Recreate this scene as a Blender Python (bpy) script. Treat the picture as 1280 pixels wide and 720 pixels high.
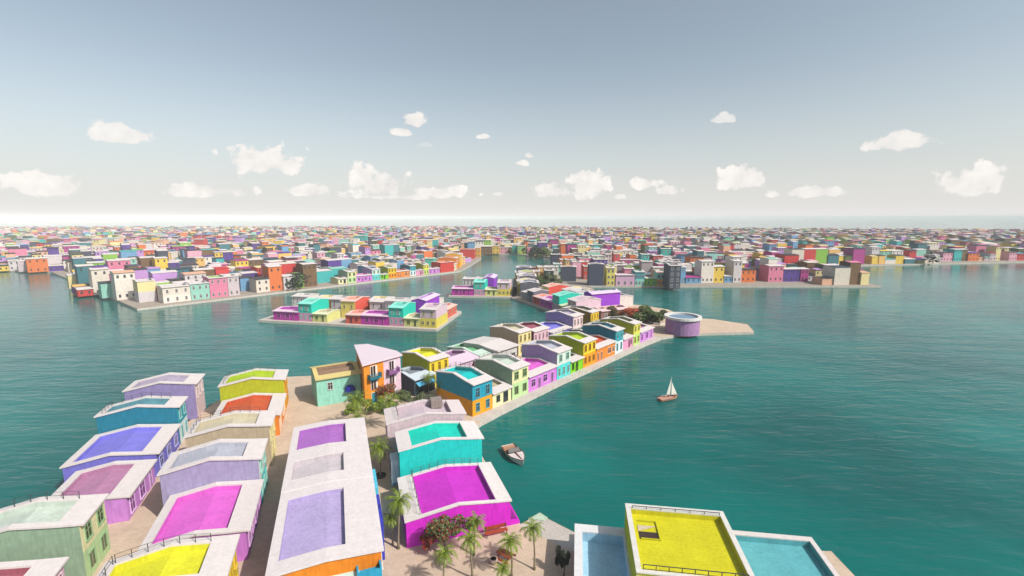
import bpy, math, random
from mathutils import Vector, Matrix, noise
random.seed(7)
R = math.radians
S = bpy.context.scene
for o in list(bpy.data.objects): bpy.data.objects.remove(o)

# ------------------------------------------------------------------ camera
F = 580.0; PITCH = math.atan(89 / F); HC = 36.0
cam = bpy.data.cameras.new('camera'); camo = bpy.data.objects.new('camera', cam)
S.collection.objects.link(camo); S.camera = camo
cam.sensor_width = 36; cam.lens = 36 * F / 1280
cam.clip_start = 0.5; cam.clip_end = 90000
camo.location = (0, 0, HC); camo.rotation_euler = (R(90) - PITCH, 0, 0)
S.render.resolution_x = 1024; S.render.resolution_y = 576

# ------------------------------------------------------------------ sun and sky
SUN_AZ = -33.0      # degrees from +x, direction TOWARDS the sun
SUN_EL = 44.0
sd = Vector((math.cos(R(SUN_AZ)) * math.cos(R(SUN_EL)), math.sin(R(SUN_AZ)) * math.cos(R(SUN_EL)), math.sin(R(SUN_EL))))
sl = bpy.data.lights.new('sun', 'SUN'); sl.energy = 5.0; sl.angle = R(0.6); sl.color = (1.0, 0.95, 0.88)
so = bpy.data.objects.new('sun', sl); S.collection.objects.link(so)
so.rotation_euler = sd.to_track_quat('Z', 'Y').to_euler(); so.location = (60, -40, 120)
W = bpy.data.worlds.new('World'); S.world = W; W.use_nodes = True
S.view_settings.view_transform = 'Standard'; S.view_settings.look = 'None'
S.view_settings.exposure = 0.1; S.view_settings.gamma = 1.0; S.view_settings.use_curve_mapping = False


def px_dir(px, py):
    X = (px - 640) / F; Y = -(py - 360) / F
    v = Vector((X, math.cos(PITCH) + Y * math.sin(PITCH), -math.sin(PITCH) + Y * math.cos(PITCH)))
    return v.normalized()


def at(px, py, z=0.8):
    """point of the horizontal plane at height z seen at a pixel of the 1280x720 picture"""
    d = px_dir(px, py); t = (z - HC) / d.z
    return Vector((d.x * t, d.y * t, z))


def build_world():
    nt = W.node_tree; N = nt.nodes; L = nt.links; N.clear()
    out = N.new('ShaderNodeOutputWorld'); bg = N.new('ShaderNodeBackground'); L.new(bg.outputs[0], out.inputs[0])
    sky = N.new('ShaderNodeTexSky'); sky.sky_type = 'NISHITA'; sky.sun_disc = False
    sky.sun_elevation = R(SUN_EL); sky.sun_rotation = R(90 - SUN_AZ)
    sky.altitude = 0; sky.air_density = 1.0; sky.dust_density = 2.2; sky.ozone_density = 1.0
    bg.inputs[1].default_value = 0.09

    def M(op, a, b=None, c=None, clamp=False):
        n = N.new('ShaderNodeMath'); n.operation = op; n.use_clamp = clamp
        for i, v in enumerate((a, b, c)):
            if v is None: continue
            if isinstance(v, (int, float)): n.inputs[i].default_value = v
            else: L.new(v, n.inputs[i])
        return n.outputs[0]
    hs = N.new('ShaderNodeHueSaturation'); hs.inputs['Saturation'].default_value = SKY_SAT
    hs.inputs['Value'].default_value = SKY_VAL
    tn = N.new('ShaderNodeVectorMath'); tn.operation = 'MULTIPLY'; tn.inputs[1].default_value = (0.955, 1.065, 0.99)
    L.new(sky.outputs[0], tn.inputs[0]); L.new(tn.outputs[0], hs.inputs['Color'])
    tc = N.new('ShaderNodeTexCoord'); sep = N.new('ShaderNodeSeparateXYZ'); L.new(tc.outputs['Generated'], sep.inputs[0])
    x, y, z = sep.outputs
    az = M('ARCTAN2', x, y); el = M('ARCSINE', z)
    nz = N.new('ShaderNodeTexNoise'); nz.inputs['Scale'].default_value = 26; nz.inputs['Detail'].default_value = 7
    nz.inputs['Roughness'].default_value = 0.58
    L.new(tc.outputs['Generated'], nz.inputs['Vector'])
    nz2 = N.new('ShaderNodeTexNoise'); nz2.inputs['Scale'].default_value = 60; nz2.inputs['Detail'].default_value = 6
    L.new(tc.outputs['Generated'], nz2.inputs['Vector'])
    f1 = M('SUBTRACT', nz.outputs[0], 0.5); f2 = M('SUBTRACT', nz2.outputs[0], 0.5)
    fb = M('ADD', M('MULTIPLY', f1, 2.6), M('MULTIPLY', f2, 0.9))
    tot = None; low = None
    for (cx, cy, wx, wy, k) in CLOUDS:
        d = px_dir(cx, cy); a0 = math.atan2(d.x, d.y); e0 = math.asin(d.z)
        dl = px_dir(cx - wx, cy); dr = px_dir(cx + wx, cy)
        sx = (math.atan2(dr.x, dr.y) - math.atan2(dl.x, dl.y)) / 2
        sy = math.asin(px_dir(cx, cy - wy).z) - e0
        du = M('DIVIDE', M('SUBTRACT', az, a0), sx)
        dv0 = M('DIVIDE', M('SUBTRACT', el, e0), sy)
        dv = M('MAXIMUM', dv0, M('MULTIPLY', dv0, -1.7))
        r = M('SQRT', M('ADD', M('MULTIPLY', du, du), M('MULTIPLY', dv, dv)))
        m = M('MULTIPLY', M('ADD', M('SUBTRACT', 0.85, r), fb), 4.5, clamp=True)
        m = M('MULTIPLY', m, k)
        tot = m if tot is None else M('MAXIMUM', tot, m)
    # soft grey-white shading inside the clouds
    mixc = N.new('ShaderNodeMix'); mixc.data_type = 'RGBA'
    mixc.inputs[6].default_value = (8.0, 7.75, 7.6, 1); mixc.inputs[7].default_value = (10.6, 10.1, 9.6, 1)
    sh = M('MULTIPLY_ADD', f1, 2.5, 0.6, clamp=True); L.new(sh, mixc.inputs[0])
    # pale band of distant air above the horizon
    hz = M('POWER', M('SUBTRACT', 1.0, M('MULTIPLY', el, 1 / R(HZ_EL)), clamp=True), HZ_POW)
    mixh = N.new('ShaderNodeMix'); mixh.data_type = 'RGBA'
    L.new(M('MULTIPLY', hz, 0.96), mixh.inputs[0]); L.new(hs.outputs[0], mixh.inputs[6]); mixh.inputs[7].default_value = HZ_COL
    mix = N.new('ShaderNodeMix'); mix.data_type = 'RGBA'
    L.new(M('MULTIPLY', tot, 0.93), mix.inputs[0]); L.new(mixh.outputs[2], mix.inputs[6]); L.new(mixc.outputs[2], mix.inputs[7])
    L.new(mix.outputs[2], bg.inputs[0])


SKY_SAT = 0.6; SKY_VAL = 1.45; HZ_EL = 19.0; HZ_POW = 2.0; HZ_COL = (9.0, 8.8, 8.65, 1)
CLOUDS = [(517, 153, 22, 15, 1), (503, 166, 18, 9, 1), (478, 234, 38, 25, 1), (456, 226, 24, 22, .95), (550, 242, 42, 11, 1), (500, 247, 60, 5, .9),
          (604, 171, 9, 4.5, 1), (662, 195, 9, 7, 1), (653, 204, 12, 6, 1), (690, 240, 30, 16, 1), (734, 236, 32, 28, 1), (728, 220, 14, 12, 1),
          (806, 231, 30, 9, 1), (836, 239, 22, 10, 1), (773, 247, 11, 5, 1), (531, 182, 12, 4, .25), (622, 243, 8, 4, .8),
          (330, 205, 60, 26, 1), (250, 240, 80, 12, .9), (150, 170, 45, 20, .9), (60, 235, 70, 22, 1), (390, 240, 36, 10, .9),
          (930, 226, 40, 22, 1), (1010, 242, 60, 11, .9), (1120, 180, 50, 18, .9), (1215, 232, 60, 26, 1), (905, 150, 20, 8, .7)]
build_world()

# ------------------------------------------------------------------ materials
def lin(c):
    return tuple(0.84 * ((v / 255) / 12.92 if v / 255 <= 0.04045 else 0.84 * ((v / 255 + 0.055) / 1.055) ** 2.4) for v in c)


_m = {}


def paint(rgb, rough=0.75, var=0.10, scale=1.4, bump=0.12, name='paint'):
    key = (rgb, rough, var, scale, name)
    if key in _m: return _m[key]
    m = bpy.data.materials.new(name); m.use_nodes = True; nt = m.node_tree; N = nt.nodes; L = nt.links
    b = N['Principled BSDF']; b.inputs['Roughness'].default_value = rough
    try: b.inputs['Specular IOR Level'].default_value = 0.3
    except Exception: pass
    c = lin(rgb)
    tc = N.new('ShaderNodeTexCoord'); n = N.new('ShaderNodeTexNoise'); n.inputs['Scale'].default_value = scale
    n.inputs['Detail'].default_value = 6; n.inputs['Roughness'].default_value = 0.65
    L.new(tc.outputs['Object'], n.inputs['Vector'])
    mp = N.new('ShaderNodeMapping'); mp.inputs['Scale'].default_value = (2.2, 2.2, 0.35); L.new(tc.outputs['Object'], mp.inputs[0])
    n2 = N.new('ShaderNodeTexNoise'); n2.inputs['Scale'].default_value = 1.6; n2.inputs['Detail'].default_value = 4
    L.new(mp.outputs[0], n2.inputs['Vector'])
    ad = N.new('ShaderNodeMath'); ad.operation = 'ADD'; L.new(n.outputs[0], ad.inputs[0]); L.new(n2.outputs[0], ad.inputs[1])
    r = N.new('ShaderNodeMapRange'); r.inputs[1].default_value = 0.7; r.inputs[2].default_value = 1.3
    L.new(ad.outputs[0], r.inputs[0])
    mx = N.new('ShaderNodeMix'); mx.data_type = 'RGBA'
    dk = tuple(max(0, v * (1 - 2.2 * var)) for v in c); lt = tuple(min(0.88, v * (1 + var) + 0.004) for v in c)
    mx.inputs[6].default_value = (*dk, 1); mx.inputs[7].default_value = (*lt, 1)
    L.new(r.outputs[0], mx.inputs[0]); L.new(mx.outputs[2], b.inputs['Base Color'])
    bp = N.new('ShaderNodeBump'); bp.inputs['Strength'].default_value = bump; bp.inputs['Distance'].default_value = 0.03
    n3 = N.new('ShaderNodeTexNoise'); n3.inputs['Scale'].default_value = 14; L.new(tc.outputs['Object'], n3.inputs['Vector'])
    L.new(n3.outputs[0], bp.inputs['Height']); L.new(bp.outputs[0], b.inputs['Normal'])
    _m[key] = m
    return m


def leafmat(a, b_, name='leaf'):
    key = ('leaf', a, b_)
    if key in _m: return _m[key]
    m = bpy.data.materials.new(name); m.use_nodes = True; N = m.node_tree.nodes; L = m.node_tree.links
    b = N['Principled BSDF']; b.inputs['Roughness'].default_value = 0.55
    g = N.new('ShaderNodeNewGeometry'); mx = N.new('ShaderNodeMix'); mx.data_type = 'RGBA'
    mx.inputs[6].default_value = (*lin(a), 1); mx.inputs[7].default_value = (*lin(b_), 1)
    L.new(g.outputs['Random Per Island'], mx.inputs[0]); L.new(mx.outputs[2], b.inputs['Base Color'])
    tr = N.new('ShaderNodeBsdfTranslucent'); L.new(mx.outputs[2], tr.inputs[0])
    ms = N.new('ShaderNodeMixShader'); ms.inputs[0].default_value = 0.3
    L.new(b.outputs[0], ms.inputs[1]); L.new(tr.outputs[0], ms.inputs[2])
    L.new(ms.outputs[0], N['Material Output'].inputs[0])
    _m[key] = m
    return m


def glassmat(rgb=(40, 48, 58)):
    key = ('glass', rgb)
    if key in _m: return _m[key]
    m = bpy.data.materials.new('window_glass'); m.use_nodes = True
    b = m.node_tree.nodes['Principled BSDF']; b.inputs['Base Color'].default_value = (*lin(rgb), 1)
    b.inputs['Roughness'].default_value = 0.12
    _m[key] = m
    return m


def watermat():
    m = bpy.data.materials.new('sea_water'); m.use_nodes = True; N = m.node_tree.nodes; L = m.node_tree.links
    b = N['Principled BSDF']; b.inputs['Roughness'].default_value = 0.1; b.inputs['IOR'].default_value = 1.33; b.inputs['Specular IOR Level'].default_value = 0.33
    g = N.new('ShaderNodeNewGeometry')
    n0 = N.new('ShaderNodeTexNoise'); n0.inputs['Scale'].default_value = 0.022; n0.inputs['Detail'].default_value = 4
    L.new(g.outputs['Position'], n0.inputs['Vector'])
    mx = N.new('ShaderNodeMix'); mx.data_type = 'RGBA'
    mx.inputs[6].default_value = (0.0, 0.070, 0.066, 1); mx.inputs[7].default_value = (0.0, 0.128, 0.113, 1)
    mr = N.new('ShaderNodeMapRange'); mr.inputs[1].default_value = 0.35; mr.inputs[2].default_value = 0.65
    L.new(n0.outputs[0], mr.inputs[0]); L.new(mr.outputs[0], mx.inputs[0]); L.new(mx.outputs[2], b.inputs['Base Color'])
    mp = N.new('ShaderNodeMapping'); mp.inputs['Rotation'].default_value = (0, 0, R(-20)); mp.inputs['Scale'].default_value = (0.33, 1.0, 1)
    L.new(g.outputs['Position'], mp.inputs[0])
    a = N.new('ShaderNodeTexNoise'); a.inputs['Scale'].default_value = 0.75; a.inputs['Detail'].default_value = 5; a.inputs['Distortion'].default_value = 0.6
    c = N.new('ShaderNodeTexNoise'); c.inputs['Scale'].default_value = 0.2; c.inputs['Detail'].default_value = 3
    L.new(mp.outputs[0], a.inputs['Vector']); L.new(mp.outputs[0], c.inputs['Vector'])
    ma = N.new('ShaderNodeMath'); ma.operation = 'MULTIPLY_ADD'; ma.inputs[1].default_value = 2.2
    L.new(c.outputs[0], ma.inputs[0]); L.new(a.outputs[0], ma.inputs[2])
    bp = N.new('ShaderNodeBump'); bp.inputs['Strength'].default_value = 0.75; bp.inputs['Distance'].default_value = 0.19
    # the open water far out lies calmer than the lagoon
    ln = N.new('ShaderNodeVectorMath'); ln.operation = 'LENGTH'; L.new(g.outputs['Position'], ln.inputs[0])
    cr = N.new('ShaderNodeMapRange'); cr.inputs[1].default_value = 70; cr.inputs[2].default_value = 800; cr.inputs[3].default_value = 0.95; cr.inputs[4].default_value = 0.05
    L.new(ln.outputs['Value'], cr.inputs[0]); L.new(cr.outputs[0], bp.inputs['Strength'])
    L.new(ma.outputs[0], bp.inputs['Height']); L.new(bp.outputs[0], b.inputs['Normal'])
    return m


def pavemat(rgb, name, s=0.9):
    m = bpy.data.materials.new(name); m.use_nodes = True; N = m.node_tree.nodes; L = m.node_tree.links
    b = N['Principled BSDF']; b.inputs['Roughness'].default_value = 0.85
    g = N.new('ShaderNodeNewGeometry')
    mp = N.new('ShaderNodeMapping'); mp.inputs['Rotation'].default_value = (0, 0, R(19)); L.new(g.outputs['Position'], mp.inputs[0])
    br = N.new('ShaderNodeTexBrick'); br.inputs['Scale'].default_value = s; br.inputs['Mortar Size'].default_value = 0.012
    c = lin(rgb)
    br.inputs['Color1'].default_value = (*c, 1); br.inputs['Color2'].default_value = (*[v * 0.9 for v in c], 1)
    br.inputs['Mortar'].default_value = (*[v * 0.68 for v in c], 1)
    L.new(mp.outputs[0], br.inputs['Vector'])
    n = N.new('ShaderNodeTexNoise'); n.inputs['Scale'].default_value = 0.35; n.inputs['Detail'].default_value = 7; n.inputs['Roughness'].default_value = 0.7
    L.new(g.outputs['Position'], n.inputs['Vector'])
    r = N.new('ShaderNodeMapRange'); r.inputs[1].default_value = 0.3; r.inputs[2].default_value = 0.7
    r.inputs[3].default_value = 0.82; r.inputs[4].default_value = 1.08
    L.new(n.outputs[0], r.inputs[0])
    mx = N.new('ShaderNodeVectorMath'); mx.operation = 'SCALE'; L.new(br.outputs[0], mx.inputs[0]); L.new(r.outputs[0], mx.inputs['Scale'])
    L.new(mx.outputs[0], b.inputs['Base Color'])
    return m


WHITE = (226, 216, 214); TRIM = (232, 226, 222)
METAL = paint((70, 70, 74), 0.4, name='dark_metal'); WOOD = paint((150, 72, 40), 0.6, name='red_wood')
BARK = paint((120, 104, 84), 0.9, 0.15, 6, name='bark')

# ------------------------------------------------------------------ mesh helpers
class MB:
    def __init__(s): s.v = []; s.f = []; s.mi = []; s.m = 0
    def add(s, vs, fs):
        o = len(s.v); s.v += [tuple(v) for v in vs]
        for f in fs: s.f.append(tuple(i + o for i in f)); s.mi.append(s.m)
    def box(s, x0, y0, z0, x1, y1, z1):
        s.add([(x0, y0, z0), (x1, y0, z0), (x1, y1, z0), (x0, y1, z0), (x0, y0, z1), (x1, y0, z1), (x1, y1, z1), (x0, y1, z1)],
              [(0, 3, 2, 1), (4, 5, 6, 7), (0, 1, 5, 4), (1, 2, 6, 5), (2, 3, 7, 6), (3, 0, 4, 7)])
    def tube(s, pts, rads, n=6, cap=True):
        rings = []
        for i, p in enumerate(pts):
            p = Vector(p); a = Vector(pts[max(0, i - 1)]); b = Vector(pts[min(len(pts) - 1, i + 1)])
            t = (b - a).normalized(); u = t.cross(Vector((0, 0, 1)))
            if u.length < 0.05: u = t.cross(Vector((1, 0, 0)))
            u.normalize(); w = t.cross(u)
            rings.append([p + (u * math.cos(2 * math.pi * k / n) + w * math.sin(2 * math.pi * k / n)) * rads[i] for k in range(n)])
        vs = [v for r in rings for v in r]; fs = []
        for i in range(len(pts) - 1):
            for k in range(n):
                a = i * n + k; b = i * n + (k + 1) % n
                fs.append((a, a + n, b + n, b))
        if cap: fs += [tuple(range(n)), tuple(reversed(range((len(pts) - 1) * n, len(pts) * n)))]
        s.add(vs, fs)
    def prism(s, poly, z0, z1):
        n = len(poly); s.add([(p[0], p[1], z0) for p in poly] + [(p[0], p[1], z1) for p in poly],
                             [tuple(range(n, 2 * n))] + [tuple(reversed(range(n)))] + [(i, (i + 1) % n, (i + 1) % n + n, i + n) for i in range(n)])
    def build(s, name, mat, parent=None, bevel=0, smooth=False, loc=None):
        me = bpy.data.meshes.new(name); me.from_pydata(s.v, [], s.f)
        for m in (mat if isinstance(mat, (list, tuple)) else [mat]): me.materials.append(m)
        if max(s.mi, default=0) > 0: me.polygons.foreach_set('material_index', s.mi)
        if smooth: me.polygons.foreach_set('use_smooth', [True] * len(me.polygons))
        me.update()
        o = bpy.data.objects.new(name, me); S.collection.objects.link(o)
        if parent: o.parent = parent
        if loc: o.location = loc
        if bevel:
            b = o.modifiers.new('bevel', 'BEVEL'); b.width = bevel; b.segments = 2; b.limit_method = 'ANGLE'
        return o


def tag(o, label, cat, group=None):
    o['label'] = label; o['category'] = cat
    if group: o['group'] = group
    return o


def empty(name, loc=(0, 0, 0), rz=0.0):
    o = bpy.data.objects.new(name, None); S.collection.objects.link(o); o.location = loc; o.rotation_euler = (0, 0, rz)
    o.empty_display_size = 0.3
    return o


def struct(o): o['kind'] = 'structure'; return o


KIDS = {}


def copy_tree(src, loc, rz, label=None, cat=None, group=None, scale=None):
    kids = {}
    for o in (src.children_recursive if src not in KIDS else []): pass
    def cp(o, parent):
        c = o.copy(); S.collection.objects.link(c)
        if parent: c.parent = parent
        ch = KIDS.get(o.name)
        if ch is None: ch = KIDS[o.name] = list(o.children)
        for k in ch: cp(k, c)
        return c
    r = cp(src, None); r.location = loc; r.rotation_euler = (0, 0, rz)
    if scale: r.scale = scale
    if label: r['label'] = label
    if cat: r['category'] = cat
    if group: r['group'] = group
    return r


# ------------------------------------------------------------------ house builder
def roof_z(h, r, d, y):
    t = 1 - abs(2 * y / d - 1)
    return h + r * t


def window_parts(H, specs, frame_mat, pane_mat, y=0.0, rail_mat=None, lod=0):
    """specs: (x, z, w, h, kind) on the plane y (front, facing -y)"""
    for (x, z, w, h, kind) in specs:
        m = MB(); t = 0.09 if w > .8 else .07; y1 = y; y0 = y - 0.09
        m.box(x - w / 2 - t, y0, z, x - w / 2, y1, z + h); m.box(x + w / 2, y0, z, x + w / 2 + t, y1, z + h)
        m.box(x - w / 2 - t, y0, z + h, x + w / 2 + t, y1, z + h + t)
        if kind != 'door': m.box(x - w / 2 - t - .04, y0 - .08, z - t, x + w / 2 + t + .04, y1, z)
        m.box(x - 0.025, y - 0.06, z, x + 0.025, y1, z + h)
        if kind != 'door': m.box(x - w / 2, y - .055, z + h * .62, x - .025, y1, z + h * .62 + .05); m.box(x + .025, y - .055, z + h * .62, x + w / 2, y1, z + h * .62 + .05)
        if kind == 'shutter':
            m.box(x - w / 2 - t - .34, y - .05, z, x - w / 2 - t, y1, z + h); m.box(x + w / 2 + t, y - .05, z, x + w / 2 + t + .34, y1, z + h)
        f = m.build('door' if kind == 'door' else 'window', frame_mat, H)
        p = MB(); p.box(x - w / 2, y - .035, z, x + w / 2, y1, z + h)
        p.build('pane', pane_mat, f)


def house(loc, rz, w, d, h, r=0.7, lower=(200, 200, 200), upper=None, split=3.1, deck=None, wins=(), frame=TRIM, pane=(44, 48, 56),
          trim=WHITE, of=0.45, os_=0.15, b1=1.7, bs=0.6, b2=0.7, rail=False, side_wins=(), sunk=0.55, hole=True, base=0.0, skylight=False, t=0.18, facade=None):
    H = empty('house', loc, rz)
    m = MB(); ys = [0, d / 2, d]
    top0 = split if upper else None

    def shell(m, z0, tops):
        n = 6; o = [(0, 0), (w, 0), (w, d / 2), (w, d), (0, d), (0, d / 2)]
        tz = [tops(p[1]) for p in o]
        m.add([(p[0], p[1], z0) for p in o] + [(p[0], p[1], tz[i]) for i, p in enumerate(o)],
              [(i, (i + 1) % n, (i + 1) % n + n, i + n) for i in range(n)])
    if upper:
        shell(m, -base, lambda y: split); m.build('lower_wall', paint(lower), H)
        m = MB(); shell(m, split, lambda y: roof_z(h, r, d, y)); m.build('upper_wall', paint(upper), H)
    else:
        shell(m, -base, lambda y: roof_z(h, r, d, y)); m.build('wall', paint(lower), H)
    if facade:
        fl, fu = facade; two = fu is not None; zt = (split if two else h)
        m = MB(); m.box(0.02, -0.04, 0, w - 0.02, 0.0, zt - .01); m.build('lower_facade' if two else 'facade', paint(fl), H)
        if two: m = MB(); m.box(0.02, -0.04, split, w - 0.02, 0.0, h - .01); m.build('upper_facade', paint(fu), H)
    # roof slab with an inset terrace
    xs = [-os_, bs, w - bs, w + os_]; yy = [-of, b1, d / 2, d - b2, d + of * .5]
    yy = sorted(set(yy)); m = MB(); V = {}
    def rz_(y): return roof_z(h, r, d, min(max(y, 0), d)) 
    vs = []; idx = {}
    for lay in (0, 1):
        for i, x in enumerate(xs):
            for j, y in enumerate(yy):
                idx[(lay, i, j)] = len(vs); vs.append((x, y, rz_(y) + (t if lay else 0.0)))
    fs = []
    nx, ny = len(xs) - 1, len(yy) - 1
    def ish(i, j): return hole and i == 1 and 0 < j < ny - 1
    inside = lambda i, j: 0 <= i < nx and 0 <= j < ny and not ish(i, j)
    for i in range(nx):
        for j in range(ny):
            if ish(i, j): continue
            a = lambda l, p, q: idx[(l, p, q)]
            fs.append((a(1, i, j), a(1, i + 1, j), a(1, i + 1, j + 1), a(1, i, j + 1)))
            fs.append((a(0, i, j), a(0, i, j + 1), a(0, i + 1, j + 1), a(0, i + 1, j)))
            for (di, dj, p, q) in ((0, -1, (i, j), (i + 1, j)), (1, 0, (i + 1, j), (i + 1, j + 1)), (0, 1, (i + 1, j + 1), (i, j + 1)), (-1, 0, (i, j + 1), (i, j))):
                if not inside(i + di, j + dj): fs.append((a(0, *p), a(0, *q), a(1, *q), a(1, *p)))
    m.add(vs, fs); roof = m.build('roof', paint(trim, 0.7, 0.05), H)
    if hole:
        # sunken coloured terrace with upstand walls
        m = MB(); x0, x1 = bs, w - bs; yl = [b1, d / 2, d - b2]
        if b1 > d / 2: yl = [b1, d - b2]
        z = lambda y: rz_(y)
        n = len(yl)
        vs = [(x0, y, z(y) - sunk) for y in yl] + [(x1, y, z(y) - sunk) for y in yl] + [(x0, y, z(y) - .001) for y in yl] + [(x1, y, z(y) - .001) for y in yl]
        fs = []
        for k in range(n - 1):
            fs += [(k, n + k, n + k + 1, k + 1), (k, k + 1, 2 * n + k + 1, 2 * n + k), (n + k, 3 * n + k, 3 * n + k + 1, n + k + 1)]
        fs += [(0, 2 * n, 3 * n, n), (n - 1, 2 * n - 1, 4 * n - 1, 3 * n - 1)]
        m.add(vs, fs); dk = m.build('roof_terrace', paint(deck or trim, 0.7, 0.09, 0.6), H)
    if rail:
        m = MB(); zt = lambda y: rz_(y) + t
        def seg(p, q, k):
            for a in range(k + 1):
                f = a / k; x = p[0] + (q[0] - p[0]) * f; y = p[1] + (q[1] - p[1]) * f; z = zt(y)
                m.box(x - .025, y - .025, z, x + .025, y + .025, z + .8)
            for hh in (.42, .8):
                for a in range(k):
                    f, g = a / k, (a + 1) / k
                    A = (p[0] + (q[0] - p[0]) * f, p[1] + (q[1] - p[1]) * f); B = (p[0] + (q[0] - p[0]) * g, p[1] + (q[1] - p[1]) * g)
                    m.tube([(A[0], A[1], zt(A[1]) + hh), (B[0], B[1], zt(B[1]) + hh)], [.02, .02], 4)
        seg((bs, d - b2 + .15), (w - bs, d - b2 + .15), max(3, int(w / 1.5)))
        seg((w - bs + .1, b1), (w - bs + .1, d - b2), max(4, int(d / 1.4) // 2 * 2))
        m.build('roof_railing', METAL, H)
    window_parts(H, wins, paint(frame, name='frame_paint'), glassmat(pane), y=-0.04 if facade else 0.0)
    if side_wins:
        E2 = []
        for (y, z, ww, hh, kind) in side_wins:
            m = MB(); x = w; m.box(x, y - ww / 2 - .08, z - .08, x + .08, y + ww / 2 + .08, z + hh + .08)
            f = m.build('window', paint(frame, name='frame_paint'), H)
            m = MB(); m.box(x + .06, y - ww / 2, z, x + .1, y + ww / 2, z + hh); m.build('pane', glassmat(pane), f)
    return H


def W2(w, n, z, ww=.75, hh=1.35, kind='win', x0=None, x1=None):
    x0 = w * .0 if x0 is None else x0; x1 = w if x1 is None else x1
    return [(x0 + (x1 - x0) * (i + .5) / n, z, ww, hh, kind) for i in range(n)]


# ------------------------------------------------------------------ ground, quays, water
g = MB(); big = 30000
g.add([(-big, -200, 0), (big, -200, 0), (big, big, 0), (-big, big, 0)], [(0, 1, 2, 3)])
struct(g.build('water', watermat()))
A49 = R(48.8)
e49 = Vector((math.cos(A49), math.sin(A49), 0)); n49 = Vector((-math.sin(A49), math.cos(A49), 0))
pave = pavemat((222, 196, 172), 'sand_paving'); quaym = pavemat((212, 202, 194), 'quay_stone', 0.6)
asph = paint((92, 86, 88), .9, .1, .5, name='asphalt')


STONE = paint((206, 196, 186), .85, .12, .8, name='quay_stone_face')


def land(name, poly, mat, z=0.8):
    m = MB(); m.prism(poly, -1.5, z); o = m.build(name, [mat, STONE])
    for q in o.data.polygons: q.material_index = 0 if q.normal.z > .5 else 1
    return struct(o)


q0 = Vector((-6.6, 78.6, 0))
rowpts = [(-5.4, 76.0), (-1.8, 80.7), (4.3, 88.1), (10.9, 96.1), (17.9, 103.9), (27.7, 115.1), (37.3, 126.1), (44.3, 133.4), (50.5, 136.8), (60, 138.5), (75, 140), (78, 150), (70, 158), (62, 160), (60, 175), (52, 184), (46, 186)]
main_poly = [(34, 22), (34, 44.6), (12.5, 45.6), (7.05, 47.6), (4.2, 50.0), (3.3, 50.9), (1.0, 49.0), (-2.1, 57.9), (-5.0, 66), (-7.5, 72)] + rowpts + \
            [(41, 200), (-0.2, 200.5), (1.2, 199.2), (10.3, 182.9), (21.6, 158.6), (19, 152), (12, 146), (8.5, 141.5), (-8, 123.5), (-13, 115), (-26, 101), (-36, 101), (-58, 98), (-52, 22)]
land('ground', main_poly, pave)
# narrow stone walkway laid along the row's water edge
m = MB(); wk = rowpts[:8]; inner = [(p[0] - 1.6, p[1] + 1.4) for p in wk]
m.add([(p[0], p[1], .804) for p in wk] + [(p[0], p[1], .804) for p in inner], [(i, i + 1, i + 1 + 8, i + 8) for i in range(7)])
struct(m.build('quay_path', quaym))
east_poly = [(-0.2, 200.7), (41, 200.2), (40, 236), (190, 236), (200, 330), (1500, 560), (1500, 830), (-200, 1260), (-1500, 1200), (-1500, 520), (-60, 450), (0, 446), (36, 408), (31, 361), (36, 349), (12, 277), (1, 273)]
land('far_ground', east_poly, pavemat((170, 158, 146), 'far_paving'))
Cofs = Vector((-87.7, 159.8, 0))
west_poly = [(-145.2, 176.4), (-34.6, 302.6), (-31.5, 328), (-26.5, 394), (-27, 408), (-60, 446), (-1500, 516), (-1500, 470), (-300, 300)]
land('west_ground', west_poly, pavemat((176, 162, 150), 'west_paving'))

# ------------------------------------------------------------------ palms, trees
PALM_L = leafmat((172, 190, 42), (66, 104, 30), 'palm_leaf'); PALM_D = leafmat((70, 96, 34), (38, 62, 26), 'palm_leaf_dark')


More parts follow.
